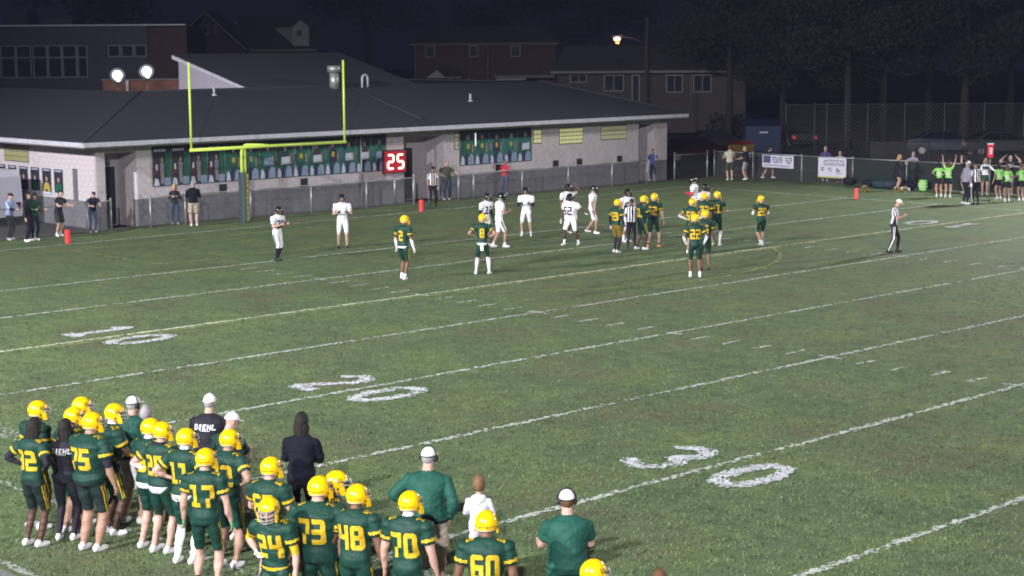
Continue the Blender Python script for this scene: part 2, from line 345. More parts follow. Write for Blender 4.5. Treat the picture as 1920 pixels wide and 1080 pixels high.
def make_body(P):
    kw = P['kw']; pads = P['outfit'] in ('green', 'white') and not kw.get('nopads'); helm = kw.get('helmet', P['outfit'] in ('green', 'white'))
    top = kw.get('topadd', .035 if helm else .012)
    hs = kw.get('headscale', 1.0)
    s = (P['H'] - top) / (1.80 + .12*(hs-1)); w = P['build']; B = Body()
    f2 = [Vector((sd*ft[0]*s, ft[1]*s)) for sd, ft in zip((1, -1), P['feet'])]
    stride = max(abs(f2[0].y-f2[1].y), abs(f2[0].x-f2[1].x)-.2)
    drop = max(.012, .16*stride*stride/s)*1.0 + kw.get('crouch', 0)
    lean = Matrix.Rotation(-R(P['lean']), 4, 'X'); hipc = Vector((0, 0, .95*s - drop))
    def T(x, y, z): return hipc + (lean @ (Vector((x*s, y*s, (z-.95)*s))))
    TL = lean.to_3x3()
    wx, wy = w, w**1.15; bel = max(0, w-1)*.24
    rings = [(.855, .10, .085, 0), (.90, .155*wx, .118*wy, -.008), (.98, .172*wx, .130*wy, -.012), (1.06, .160*wx, .120*wy + bel*.4, bel*.25), (1.14, .152*wx, .112*wy + bel*.8, bel*.4),
             (1.24, .160*wx, .116*wy + bel*.6, bel*.25), (1.34, .178*wx, .122*wy + bel*.2, 0), (1.42, .186*wx, .118*wy, -.005), (1.475, .168*wx, .098*wy, -.01), (1.515, .11, .078, -.012), (1.54, .06, .06, -.01)]
    if kw.get('fem'): rings = [(z, a*(.86 if z > 1.0 else 1.0), b*(.86 if z > 1.0 else .95), o) for z, a, b, o in rings]
    if pads:
        rings = rings[:4] + [(1.14, .160*wx, .122*wy + bel*.8, bel*.4), (1.24, .178*wx, .135*wy + bel*.6, bel*.2), (1.33, .205*wx, .150*wy, 0), (1.405, .232*wx, .158*wy, -.005), (1.46, .238*wx**.5, .146*wy**.5, -.01), (1.505, .205, .118, -.012), (1.535, .12, .09, -.01), (1.55, .06, .06, -.01)]
    if kw.get('loose'): rings = [(z, a*(1.10 if .95 < z < 1.45 else 1.02), b*(1.14 if .95 < z < 1.45 else 1.02), o) for z, a, b, o in rings]
    B.loft([(T(0, o, z), TL @ Vector((a*s, 0, 0)), TL @ Vector((0, b*s, 0))) for z, a, b, o in rings], 'torso', 20)
    if kw.get('skirt'):
        B.loft([(T(0, 0, z), TL @ Vector((a*s, 0, 0)), TL @ Vector((0, b*s, 0))) for z, a, b in ((1.0, .165, .13), (.9, .19, .165), (.80, .215, .2), (.72, .225, .215))], 'skirt', 20)
    # head
    HM = Matrix.Rotation(R(P['head']), 4, 'Z') @ Matrix.Rotation(-R(P['nod'] + P['lean']*.3), 4, 'X')
    H3 = HM.to_3x3(); hc = T(0, .028, 1.545) + H3 @ Vector((0, .012*s, .132*s*hs))
    def Hd(x, y, z): return hc + H3 @ Vector((x*s*hs, y*s*hs, z*s*hs))
    B.limb(T(0, -.012, 1.50), hc - H3 @ Vector((0, .02*s, .06*s)), [.062*s*w**.5, .056*s*w**.5], 'neck')
    hr = [(-.118, .030, .036, .050), (-.098, .050, .062, .032), (-.06, .064, .082, .014), (-.02, .071, .094, .004), (.03, .076, .099, -.004), (.075, .070, .090, -.008), (.105, .050, .066, -.010), (.122, .022, .03, -.01)]
    B.loft([(Hd(0, o, z), H3 @ Vector((a*s*hs, 0, 0)), H3 @ Vector((0, b*s*hs, 0))) for z, a, b, o in hr], 'head', 14)
    if not helm:
        B.limb(Hd(0, .092, .012), Hd(0, .116, -.028), [.010*s, .017*s], 'head', 8)
        for sd in (1, -1): B.blob(Hd(sd*.078, -.005, -.012), (.011*s, .020*s, .032*s), 'head', 8, 5)
    # arms
    hands = []
    for sd, side, spec in ((1, 'R', P['arms']), (-1, 'L', P['la'])):
        U, F = ARMS[spec] if isinstance(spec, str) else spec
        U, F = nrm((sd*U[0], U[1], U[2])), nrm((sd*F[0], F[1], F[2]))
        sx = (.205 if pads else .178)*(w**.6)*(.9 if kw.get('fem') else 1)
        S = T(sd*sx, -.005, 1.432); E = S + U*.295*s; Wr = E + F*.255*s
        q = w**.5*(.82 if kw.get('fem') else 1); ls = 1.16 if kw.get('sleeves') == 'long' and not pads else 1.0
        B.limb(S, E, [.060*s*q*ls, .057*s*q*ls, .047*s*q*ls], 'uarm'+side); B.limb(E, Wr, [.045*s*q*ls, .046*s*q*ls, .036*s*q*ls, .029*s*ls], 'farm'+side)
        if pads:
            B.blob(T(sd*.222*w**.4, -.003, 1.445), (.085*s, .105*s, .072*s), 'pad'+side, 12, 7)
            B.limb(S, S + U*.17*s, [.088*s, .086*s*q, .078*s*q], 'slv'+side, 12, .2)
        elif kw.get('sleeves', 'short') == 'short' and P['outfit'] != 'bare':
            B.limb(S, S + U*.19*s, [.072*s*q, .070*s*q, .072*s*q], 'slv'+side, 12, .2)
        # hand: flattened palm, fingers added after the surface is fused
        side_v = F.cross(Vector((0, 0, 1))) if abs(F.z) < .9 else F.cross(Vector((0, 1, 0)))
        side_v.normalize(); B.limb(Wr, Wr + F*.085*s, [.027*s, .038*s, .036*s], 'hand'+side, 10, .5, .55)
        hands.append((Wr, F, sd, side))
    # legs (two-bone reach from hip to ankle, knee to the front)
    toe = kw.get('toe', (8, 8))
    for sd, side, ft, tz in ((1, 'R', f2[0], toe[0]), (-1, 'L', f2[1], toe[1])):
        hip = hipc + Vector((sd*.092*s*wx**.5, 0, -.02*s)); lift = kw.get('lift', {}).get(side, 0)
        ank = Vector((ft.x, ft.y - .03*s, (.085 + lift)*s)); d = ank - hip; L = d.length; a, b = .435*s, .43*s
        if L > a+b-.002: d *= (a+b-.002)/L; ank = hip+d; L = a+b-.002
        x = (a*a - b*b + L*L)/(2*L); h = math.sqrt(max(0, a*a - x*x)); t = d.normalized()
        kd = Vector((sd*.12, 1, 0)); kd = (kd - t*kd.dot(t)).normalized(); K = hip + t*x + kd*h
        q = w**.6*(.95 if kw.get('fem') else 1); lo = 1.22 if kw.get('legs') == 'shorts' else (1.12 if kw.get('legs') == 'pants' else 1.0)
        B.limb(hip, K, [.098*s*q*lo**.5, .090*s*q*lo, .076*s*q*lo, .062*s*q*(lo if kw.get('legs') == 'pants' else 1)], 'thigh'+side, 12)
        lp = 1.28 if kw.get('legs') == 'pants' else 1.0
        B.limb(K, ank, [.058*s*q*(1+.15*(lp > 1)), .061*s*q*(1+.2*(lp > 1)), .047*s*q*lp, .038*s*lp], 'shin'+side, 12)
        if kw.get('legs') == 'shorts':
            B.limb(hip + (K-hip)*.25, hip + (K-hip)*.90, [.10*s*q, .104*s*q, .10*s*q], 'short'+side, 14, .12)
        fd = Matrix.Rotation(-sd*R(tz), 3, 'Z') @ Vector((0, 1, 0)); tip = -.30*lift
        he = Vector((ank.x, ank.y, 0)) - fd*.055*s + Vector((0, 0, (.045+lift)*s)); to = he + fd*.195*s + Vector((0, 0, (-.010 + tip)*s))
        B.limb(he, to, [.040*s, .046*s, .047*s, .036*s], 'foot'+side, 10, .6, .82)
        B.limb(ank, he + Vector((0, 0, .01*s)), [.042*s, .040*s], 'foot'+side, 10)
    P['_'] = dict(B=B, s=s, T=T, TL=TL, Hd=Hd, H3=H3, hands=hands, hs=hs, pads=pads, helm=helm)
    me = bpy.data.meshes.new('person'); me.from_pydata(B.v, [], B.f); me.update()
    o = bpy.data.objects.new('tmp', me); col.objects.link(o)
    r = o.modifiers.new('r', 'REMESH'); r.mode = 'VOXEL'; r.voxel_size = (.0145 if P['near'] else .0185)*min(1, s+.05); r.use_smooth_shade = True
    sm = o.modifiers.new('s', 'SMOOTH'); sm.factor = .5; sm.iterations = 2
    P['tmp'] = o

def dress(P, lab, t, p, nrml, ang):
    """material for a point: region label, 0..1 along its bone, local point (unit body), outward normal"""
    kw = P['kw']; of = P['outfit']; reg = lab[:-1] if lab[-1] in 'RL' and lab not in ('torso',) else lab
    sk = SKIN[P['skin']]; z = p[2]; side = 1 if lab[-1] == 'R' else -1
    out = nrml[0]*side
    if reg == 'foot': return kw.get('shoes', SHOEW)
    if of in ('green', 'white'):
        J, PT, TR = (GREEN, kw.get('pants', GREENP), GOLD) if of == 'green' else (WHITEJ, WHITEJ, BLACK)
        if reg == 'torso':
            if z < kw.get('hem', .955): return PT if z < kw.get('hem', .955) - kw.get('under', 0) else WHITEC
            if kw.get('belt') and .955 < z < .99: return kw['belt']
            return kw.get('collar', J) if z > 1.522 else J
        if reg == 'pad': return J
        if reg == 'slv': return TR if .70 < t < .90 and (of == 'green' or .72 < t < .84) else J
        if reg == 'uarm': return kw.get('sleeve', sk) if t > .45 else J
        if reg == 'farm': return kw.get('fsleeve', kw.get('sleeve', sk))
        if reg == 'hand': return kw.get('gloves', sk)
        if reg == 'neck': return kw.get('neckc', sk)
        if reg == 'thigh':
            if t > kw.get('pantend', .93): return sk if not kw.get('tights') else kw['tights']
            return PT
        if reg == 'shin':
            if t < kw.get('pantend2', 0.0): return PT
            return kw.get('socks', sk) if t > kw.get('sock', .5) else kw.get('tights', sk)
    if of == 'ref':
        if reg in ('torso',) and z > .97: return BLACK if z > 1.515 or (math.floor((p[0]+10)/.052) % 2) else WHITEC
        if reg == 'slv' or (reg == 'uarm' and t < .5): return BLACK if (math.floor((math.atan2(nrml[1], nrml[0])+7)/.6) % 2) else WHITEC
        if reg in ('uarm', 'farm', 'neck', 'head', 'hand'): return sk
        return BLACK
    top, bot = kw.get('top', NAVY), kw.get('bot', KHAKI)
    if reg == 'skirt': return kw.get('skirt')
    if reg == 'torso':
        if kw.get('vest') and .98 < z < 1.49: return WHITEC if 1.13 < z < 1.16 or 1.22 < z < 1.25 else kw['vest']
        if kw.get('chest') and 1.27 < z < 1.42 and nrml[1] > .2: return kw['chest']
        if kw.get('belt') and .93 < z < .97: return kw['belt']
        return top if z > kw.get('hem', .93) else bot
    if reg == 'slv': return kw.get('vest', top) if kw.get('vest') else top
    if reg == 'uarm': return top if kw.get('sleeves') == 'long' or (t < .5 and kw.get('sleeves', 'short') == 'short') else sk
    if reg == 'farm': return (kw.get('cuff', top) if t < .95 else sk) if kw.get('sleeves') == 'long' else sk
    if reg in ('hand', 'head'): return sk
    if reg == 'neck': return top if kw.get('hooded') else sk
    if reg == 'short': return bot
    if reg == 'thigh':
        return bot if kw.get('legs', 'pants') in ('pants',) or (kw.get('legs') == 'shorts' and t < .9) or (kw.get('legs') == 'brief' and t < .25) else sk
    if reg == 'shin': return bot if kw.get('legs', 'pants') == 'pants' else (kw.get('socks', sk) if t > .78 else sk)
    return sk

DIG = {'0': '111101101101111', '1': '110010010010111', '2': '111001111100111', '3': '111001111001111', '4': '101101111001001', '5': '111100111001111', '6': '111100111101111', '7': '111001001010010', '8': '111101111101111', '9': '111101111001111'}
CUT = {'0': 'abcd', '2': 'ab', '3': 'bd', '5': 'd', '6': 'abcd', '8': 'abcd', '9': 'abd'}
def digit_quads(ch, n=2):
    """small quads (in a 3 x 5 cell box, y up) of one block digit with clipped corners"""
    out = []
    for k, c in enumerate(DIG[ch]):
        if c != '1': continue
        x, y = k % 3, 4 - k//3
        for i in range(n):
            for j in range(n):
                q = [(x+i/n, y+j/n), (x+(i+1)/n, y+j/n), (x+(i+1)/n, y+(j+1)/n), (x+i/n, y+(j+1)/n)]
                cut = CUT.get(ch, '')
                if (x, y) == (0, 4) and i == 0 and j == n-1 and 'a' in cut: q = [q[0], q[1], q[2]]
                if (x, y) == (2, 4) and i == n-1 and j == n-1 and 'b' in cut: q = [q[0], q[1], q[3]]
                if (x, y) == (0, 0) and i == 0 and j == 0 and 'c' in cut: q = [q[1], q[2], q[3]]
                if (x, y) == (2, 0) and i == n-1 and j == 0 and 'd' in cut: q = [q[0], q[2], q[3]]
                out.append(q)
    return out
def text_quads(txt, cw, ch, gap):
    W = len(txt)*cw + (len(txt)-1)*gap; Q = []
    for i, c in enumerate(txt):
        for q in digit_quads(c): Q.append([(-W/2 + i*(cw+gap) + x/3*cw, (y/5 - .5)*ch) for x, y in q])
    return Q
def project(bvh, Q, org, ax, ay, dr, off, mb):
    """lay flat outlines onto the body surface along direction dr"""
    for q in Q:
        pts = []
        for x, y in q:
            o = org + ax*x + ay*y; h = bvh.ray_cast(o, dr)
            if h[0] is None or (h[0]-o).dot(dr) > .62: break
            pts.append(h[0] - dr*off)
        if len(pts) == len(q): mb.add(pts, [tuple(range(len(pts)))])

LETTER = {'D': ['1110', '1001', '1001', '1001', '1110'], 'I': ['0110', '0110', '0110', '0110', '0110'], 'E': ['1111', '1000', '1110', '1000', '1111'], 'H': ['1001', '1001', '1111', '1001', '1001'], 'L': ['1000', '1000', '1000', '1000', '1111']}
def word_quads(wd, cw, ch, gap, slant=.15):
    W = len(wd)*cw + (len(wd)-1)*gap; Q = []
    for i, c in enumerate(wd):
        for r, row in enumerate(LETTER[c]):
            for k, b in enumerate(row):
                if b == '1':
                    x0, y0 = -W/2 + i*(cw+gap) + k*cw/4, ch*(.5 - (r+1)/5)
                    Q.append([(x0+slant*y0, y0), (x0+cw/4+slant*y0, y0), (x0+cw/4+slant*(y0+ch/5), y0+ch/5), (x0+slant*(y0+ch/5), y0+ch/5)])
    return Q

def helmet_meshes(shell, mask, emblem):
    n, k = 30, 20; mb = MB().mat(shell)
    def pt(i, j, g=1.0):
        lon = 2*math.pi*i/n; lat = math.pi*(-.40 + .90*j/k); x, y, z = math.cos(lat)*math.sin(lon), math.cos(lat)*math.cos(lon), math.sin(lat)
        yy = y*(.142 if y > 0 else .138)
        return Vector((x*.122*g, yy*g - .004, z*.136*g + .012))
    grid = {}
    for g, tg in ((1.0, 'o'), (.90, 'i')):
        for j in range(k+1):
            for i in range(n): grid[tg, i, j] = len(mb.v); mb.v.append(tuple(pt(i, j, g)))
    def keep(i, j):
        p = (pt(i, j) + pt(i+1, j+1))/2
        if p.y > .045 and -.2 < p.z < .060 and abs(p.x) < .098 + max(0, .03-p.y): return False
        return p.z > -.105 + .04*(p.y < -.02)
    for j in range(k):
        for i in range(n):
            if not keep(i, j): continue
            q = [('o', i, j), ('o', (i+1) % n, j), ('o', (i+1) % n, j+1), ('o', i, j+1)]
            p = (pt(i, j)+pt(i+1, j+1))/2
            mb.mat(RIM if p.z < -.083 + .04*(p.y < -.02) and p.y < .04 else shell)
            mb.face([grid[x] for x in q][::-1], True)
            mb.mat(RIM); mb.face([grid['i', a, b] for _, a, b in q])
    mb.mat(shell); mb.face([grid['o', i, k] for i in range(n)][::-1], True)
    for sd in (1, -1):          # jaw flap, ear hole
        mb.mat(shell); mb.obox((sd*.108, .062, -.060), (.010, 0, 0), (0, .030, 0), (0, -.010, .048))
        mb.mat(MARK); mb.ball((sd*.119, .012, -.035), (.005, .014, .014), 8, 4)
        mb.ball((sd*.040, -.139, -.012), (.008, .004, .008), 6, 3)
    mb.tube([(.122*math.sin(R(a)), -.142*math.cos(R(a))-.004, -.006) for a in range(-70, 71, 14)], .0028, 4)
    sh = mb.mesh('helmet')
    fm = MB().mat(mask)
    for z, d, wd in ((.045, .150, .095), (.0, .175, .108), (-.045, .182, .110), (-.085, .172, .098)):
        fm.tube([(wd*math.sin(R(a))*1.02, .045 + (d-.045)*math.cos(R(a)), z) for a in range(-85, 86, 17)], .0062, 5)
    for x in (-.035, .035): fm.tube([(x, .146, .06), (x, .172, .0), (x, .178, -.05), (x, .166, -.088)], .0058, 5)
    for sd in (1, -1): fm.tube([(sd*.100, .07, .02), (sd*.108, .06, -.05), (sd*.096, .05, -.09)], .006, 5)
    em = MB().mat(emblem)
    for sd in (1, -1):
        for q in range(3 if emblem is MARK else 1):
            y0 = .055 - q*.022; P4 = []
            for (yy, zz) in ((y0, .028), (y0+.013, .03), (y0-.004, .086), (y0-.012, .08)) if emblem is MARK else ((.06, .03), (.07, .05), (-.06, .075), (-.075, .055)):
                v = Vector((0, yy+.004, zz-.012)); x = .122*math.sqrt(max(.02, 1-(v.y/.142)**2-(v.z/.136)**2)); P4.append((sd*(x+.004), yy, zz))
            em.add(P4, [(0, 1, 2, 3) if sd > 0 else (3, 2, 1, 0)])
    return sh, fm.mesh('facemask'), em.mesh('emblem')
HEL = dict(green=helmet_meshes(HELM_Y, MASK_G, MARK), white=helmet_meshes(HELM_B, MASK_B, CHROME))
def cap_mesh(m, dark):
    mb = MB().mat(m); mb.ball((0, -.006, .028), (.086, .108, .102), 18, 8, 0, 1)
    mb.mat(dark); mb.tube([(.088*math.cos(R(a)), -.006 + .110*math.sin(R(a)), .028) for a in range(180, 361, 15)], .007, 5)
    mb.ball((0, -.006, .131), .009, 8, 4); c = mb.mesh('cap')
    b = MB().mat(m); P = [(.072*math.cos(R(a)), .072 + (.112*max(0, math.sin(R(a))))**1.0, .030 - .012*math.sin(R(a))) for a in range(0, 181, 15)]
    b.prism(P, (0, 0, .007)); return c, b.mesh('brim')
CAPS = dict(white=cap_mesh(CAPW, CAPB), black=cap_mesh(CAPB, CAPB), whitefull=cap_mesh(CAPW, CAPW))
def headset_mesh():
    mb = MB().mat(HEADSET); mb.tube([(.098*math.cos(R(a)), -.005, .02 + .125*math.sin(R(a))) for a in range(0, 181, 12)], .009, 6)
    for sd in (1, -1): mb.tube([(sd*.078, -.005, -.004), (sd*.088, -.005, -.004), (sd*.112, -.005, -.004)], [.042, .042, .032], 12)
    mb.tube([(-.10, .01, -.02), (-.095, .08, -.06), (-.05, .118, -.075)], .005, 5); mb.ball((-.045, .12, -.075), .012, 6, 4); return mb.mesh('headset')
HSET = headset_mesh()
def hair_mesh(kind, m):
    mb = MB().mat(m); n, k = 20, 12; rr = random.Random(kind)
    big = dict(short=1.09, curly=1.16, long=1.07, dread=1.22, buzz=1.01)[kind]
    for j in range(k+1):
        lat = math.pi*(-.32 + .82*j/k)
        for i in range(n):
            lon = 2*math.pi*i/n; x, y, z = math.cos(lat)*math.sin(lon), math.cos(lat)*math.cos(lon), math.sin(lat)
            q = big*(1 + (.05 if kind in ('curly', 'dread') else .025)*rr.uniform(-1, 1))
            if y > .25 and z < .45: q *= .80              # clear of the face
            mb.v.append((x*.079*q, y*.104*q - .006, z*.112*q + .014))
    for j in range(k):
        for i in range(n): mb.face((j*n+i, j*n+(i+1) % n, (j+1)*n+(i+1) % n, (j+1)*n+i)[::-1], True)
    mb.face([k*n+i for i in range(n)][::-1], True)
    if kind in ('long', 'dread'):
        for q in range(22 if kind == 'dread' else 16):
            a = R(95 + 170*q/(21 if kind == 'dread' else 15)); x, y = math.sin(a), math.cos(a); L = rr.uniform(.16, .22) if kind == 'dread' else rr.uniform(.22, .30)
            o = rr.uniform(-.01, .01)
            mb.tube([(x*.074, y*.092-.01, .04), (x*.092+o, y*.108-.012, -.06), (x*.085+o, y*.105-.02, -.06-L*.5), (x*.075+o*2, y*.10-.02, -.06-L)], [.02, .021, .02, .008] if kind == 'long' else [.016, .016, .015, .011], 6)
    return mb.mesh('hair')
HAIRS = {}
def child(name, me, parent, M=None):
    o = bpy.data.objects.new(name, me); col.objects.link(o); o.parent = parent
    if M is not None: o.matrix_local = M
    return o

def finish(P, dg):
    D = P['_']; B = D['B']; s = D['s']; kw = P['kw']; tmp = P['tmp']
    me = bpy.data.meshes.new_from_object(tmp.evaluated_get(dg), depsgraph=dg); me.name = 'person'
    src = BVHTree.FromPolygons(B.v, B.f); nv = len(me.vertices)
    # cloth folds: crossing waves, stronger low on the shirt and down the trousers
    co = np.empty(nv*3, np.float32); no = np.empty(nv*3, np.float32); me.vertices.foreach_get('co', co); me.vertices.foreach_get('normal', no); co = co.reshape(-1, 3); no = no.reshape(-1, 3)
    sd_ = len(P['label'])*1.37 + P['at'][0]; rg = np.random.default_rng(int(abs(sd_*100)) % 9999); C_ = co/s; f_ = np.zeros(nv)
    for k in range(9):
        kv = rg.normal(0, 1, 3)*np.array([8, 8, 19])*(1 + .22*k); wob = np.sin(C_ @ (rg.normal(0, 1, 3)*7) + rg.uniform(0, 6))
        f_ += np.sin(C_ @ kv + 1.3*wob + rg.uniform(0, 6))/(1 + .35*k)
    z = C_[:, 2]; k = (.0048 if P['near'] else .003)*s*f_*np.where(z > 1.2, .6, 1.0)*((z > .15) & (z < 1.5) & (np.abs(C_[:, 0]) < .3))
    co += no*k[:, None]; me.vertices.foreach_set('co', co.ravel()); me.update()
    npoly = len(me.polygons); ce = np.empty(npoly*3, np.float32); pn = np.empty(npoly*3, np.float32); me.polygons.foreach_get('center', ce); me.polygons.foreach_get('normal', pn); ce = ce.reshape(-1, 3); pn = pn.reshape(-1, 3)
    fnd = src.find_nearest; labs = np.array([B.lab[fnd(c)[2]] for c in ce.tolist()]); tt = np.full(npoly, .5); aa = np.full(npoly, 9.)
    for lab, (a, b) in B.seg.items():
        mk = labs == lab
        if not mk.any(): continue
        a_, d_ = np.array(a), np.array(b-a); r_ = ce[mk] - a_; t_ = r_ @ d_/(d_ @ d_); pv = r_ - t_[:, None]*d_; tt[mk] = t_; aa[mk] = np.arctan2(pv[:, 1], pv[:, 0]*(1 if lab[-1] == 'R' else -1))
    q = (ce - np.array(D['T'](0, 0, .95))) @ np.array(D['TL'])/s; q[:, 2] += .95
    mats = []; idx = []; ix = {}
    for lab, t, p_, n_, ang in zip(labs.tolist(), tt.tolist(), q.tolist(), pn.tolist(), aa.tolist()):
        m_ = dress(P, lab, t, p_, n_, ang)
        if m_ not in ix: ix[m_] = len(mats); mats.append(m_)
        idx.append(ix[m_])
    if P['kw'].get('gloves') and P['kw']['gloves'] not in mats: mats.append(P['kw']['gloves'])
    for m_ in mats: me.materials.append(m_)
    me.polygons.foreach_set('material_index', idx); me.update()
    bvh = BVHTree.FromPolygons(co.tolist(), [tuple(p.vertices) for p in me.polygons]) if P['outfit'] != 'casual' or kw.get('word') else None
    # fingers and face features joined to the same mesh
    ex = MB(); hm = kw.get('gloves', SKIN[P['skin']]) if P['outfit'] in ('green', 'white') else SKIN[P['skin']]; ex.mat(hm)
    for Wr, F, sd, side in D['hands']:
        pn = F.cross(Vector((0, 1, 0))) if abs(F.y) < .9 else F.cross(Vector((0, 0, 1)))
        pn.normalize(); av = Vector((0, 1, 0)) if abs(F.y) < .8 else Vector((0, 0, 1)); u = (av - F*av.dot(F)).normalized(); v = F.cross(u)
        cu = -v*sd if v.x*sd > 0 else v*sd
        for fi, ln in enumerate((.070, .082, .076, .058)):
            o = Wr + F*.078*s + u*(.028 - .019*fi)*s
            ex.tube([o, o + F*ln*.45*s + cu*.006*s, o + F*ln*.8*s + cu*.024*s, o + F*ln*.92*s + cu*.042*s], [.0098*s, .0092*s, .0085*s, .006*s], 6)
        o = Wr + F*.03*s + u*.026*s; ex.tube([o, o + F*.03*s + u*.026*s + cu*.010*s, o + F*.062*s + u*.032*s + cu*.022*s], [.012*s, .0105*s, .007*s], 6)
    Hd = D['Hd']
    if not D['helm'] or True:
        ex.mat(EYE)
        for sd in (1, -1): ex.ball(Hd(sd*.030, .084, .018), (.011*s, .008*s, .006*s), 8, 4)
        ex.mat(HAIRM[kw.get('hair', ('short', 'brown'))[1]] if kw.get('hair') else EYE)
        for sd in (1, -1): ex.ball(Hd(sd*.031, .088, .036), (.017*s, .006*s, .004*s), 6, 3)
        ex.mat(LIP); ex.ball(Hd(0, .092, -.062), (.022*s, .008*s, .006*s), 8, 4)
    nb = len(me.vertices); bm = bmesh.new(); bm.from_mesh(me)
    ml = list(me.materials)
    for m_ in ex.ms:
        if m_.name not in [x.name for x in ml]: me.materials.append(m_); ml.append(m_)
    vs2 = [bm.verts.new(x) for x in ex.v]
    for f_, mi in zip(ex.f, ex.mi):
        try: fc = bm.faces.new([vs2[i] for i in f_])
        except ValueError: continue
        fc.material_index = [x.name for x in ml].index(ex.ms[mi].name); fc.smooth = True
    bm.to_mesh(me); bm.free()
    o = bpy.data.objects.new('person', me); col.objects.link(o)
    o.location = (P['at'][0], P['at'][1], .0); o.rotation_euler = (0, 0, R(P['yaw'] - 90))
    tag(o, P['label'], P['cat'], P['group'])
    bpy.data.objects.remove(tmp)
    # head wear
    k = s*D['hs']; HM = Matrix.Translation(D['Hd'](0, 0, 0)) @ D['H3'].to_4x4() @ Matrix.Diagonal((k, k, k, 1))
    if D['helm']:
        a, b, c = HEL[P['outfit']]; h = child('helmet', a, o, HM); child('facemask', b, h); tag(child('emblem', c, h), kind='stuff')
    if kw.get('hair'):
        if kw['hair'] not in HAIRS: HAIRS[kw['hair']] = hair_mesh(kw['hair'][0], HAIRM[kw['hair'][1]])
        child('hair', HAIRS[kw['hair']], o, HM)
    if kw.get('cap'):
        a, b = CAPS[kw['cap']]; h = child('cap', a, o, HM); child('brim', b, h)
    if kw.get('headset'): child('headset', HSET, o, HM)
    T, TL = D['T'], D['TL']
    # numbers follow the cloth
    if P['num']:
        nm = GOLD if P['outfit'] == 'green' else BLACK; face = Vector((math.cos(R(P['yaw'])), math.sin(R(P['yaw'])))); vd = Vector((P['at'][0]-CAM.x, P['at'][1]-CAM.y)).normalized(); dt = face.dot(vd)
        nn_ = len(P['num']); cw, ch_, gp_ = (.140*s, .285*s, .026*s)
        for sgn in (1, -1):
            if (sgn > 0 and dt < -.55) or (sgn < 0 and dt > .35): continue
            for i, c in enumerate(P['num']):
                mb = MB().mat(nm); x0 = (i - (nn_-1)/2)*(cw+gp_)
                project(bvh, [[(x + x0, y) for x, y in q] for q in text_quads(c, cw, ch_, 0)], T(0, -.5*sgn, 1.245), TL @ Vector((sgn, 0, 0)), TL @ Vector((0, 0, 1)), TL @ Vector((0, sgn, 0)), .006, mb)
                if mb.v: mb.build('jersey_digit', o)
        if P['near'] or P['outfit'] == 'green':
            for sd in (1, -1):
                mb = MB().mat(nm)
                project(bvh, text_quads(P['num'], .05*s, .085*s, .014*s), T(sd*.165, -.015, 1.75), TL @ Vector((0, sd, 0)), TL @ Vector((-sd, 0, 0)), TL @ Vector((0, 0, -1)), .006, mb)
                if mb.v: tag(mb.build('shoulder_number', o), kind='stuff')
    if P['outfit'] in ('green', 'white', 'ref'):      # side stripes sewn down the trousers
        of = P['outfit']; runs = {'green': [(-.34, -.14), (.10, .30)], 'white': [(-.24, .24)], 'ref': [(-.36, .36)]}[of]
        for side in 'RL':
            sg = 1 if side == 'R' else -1
            for a0, a1 in runs:
                V = []
                for seg_, r0 in (('thigh', .155), ('shin', .12)) if of == 'ref' else (('thigh', .155),):
                    a, b = B.seg[seg_+side]; d = b-a; dn = d.normalized(); t1 = .98 if of == 'ref' else kw.get('pantend', .93)
                    for k in range(13):
                        c = a + d*(.08 + (t1-.08)*k/12); row = []
                        for an in (a0, a1):
                            dr = Vector((math.cos(an)*sg, math.sin(an), 0)); dr = (dr - dn*dr.dot(dn)).normalized(); h = bvh.ray_cast(c + dr*r0*s*P['build']**.5, -dr)
                            row.append(h[0] + dr*.005 if h[0] is not None else None)
                        V.append(row)
                mb = MB().mat({'green': GOLD, 'white': BLACK, 'ref': WHITEC}[of])
                for k in range(len(V)-1):
                    q = [V[k][0], V[k][1], V[k+1][1], V[k+1][0]]
                    if all(x is not None for x in q) and max((q[0]-q[3]).length, (q[1]-q[2]).length) < .12: mb.add(q, [(0, 1, 2, 3)])
                if mb.v: mb.build('pants_stripe', o)
    if kw.get('word'):
        mb = MB().mat(WHITEC)
        project(bvh, word_quads('DIEHL', .050*s, .078*s, .014*s), T(0, -.5, 1.36), TL @ Vector((1, 0, 0)), TL @ Vector((0, 0, 1)), TL @ Vector((0, 1, 0)), .005, mb)
        project(bvh, [[(x0, -.055*s), (x0+.02*s, -.055*s), (x0+.02*s, -.048*s), (x0, -.048*s)] for x0 in [(-.06+.0225*i)*s for i in range(6)]], T(0, -.5, 1.36), TL @ Vector((1, 0, 0)), TL @ Vector((0, 0, 1)), TL @ Vector((0, 1, 0)), .005, mb)
        if mb.v: tag(mb.build('printed_word', o), kind='stuff')
    if kw.get('hooddown'):
        mb = MB().mat(HOOD); mb.tube([T(.07, .06, 1.53), T(.105, -.02, 1.50), T(.07, -.10, 1.46), T(0, -.13, 1.42), T(-.07, -.10, 1.46), T(-.105, -.02, 1.50), T(-.07, .06, 1.53)], [.02*s, .035*s, .05*s, .06*s, .05*s, .035*s, .02*s], 8); mb.build('hood', o)
    if kw.get('card'):
        mb = MB().mat(WHITEC); mb.obox(T(-.10, -.168, 1.02), TL @ Vector((.045, 0, 0)), TL @ Vector((0, .004, 0)), TL @ Vector((0, 0, .06))); mb.build('play_card', o)
    if kw.get('towel'):
        mb = MB().mat(WHITEC); mb.obox(T(.0, -.150, .83), TL @ Vector((.045, 0, 0)), TL @ Vector((0, .012, 0)), TL @ Vector((0, 0, .10))); mb.build('towel', o)
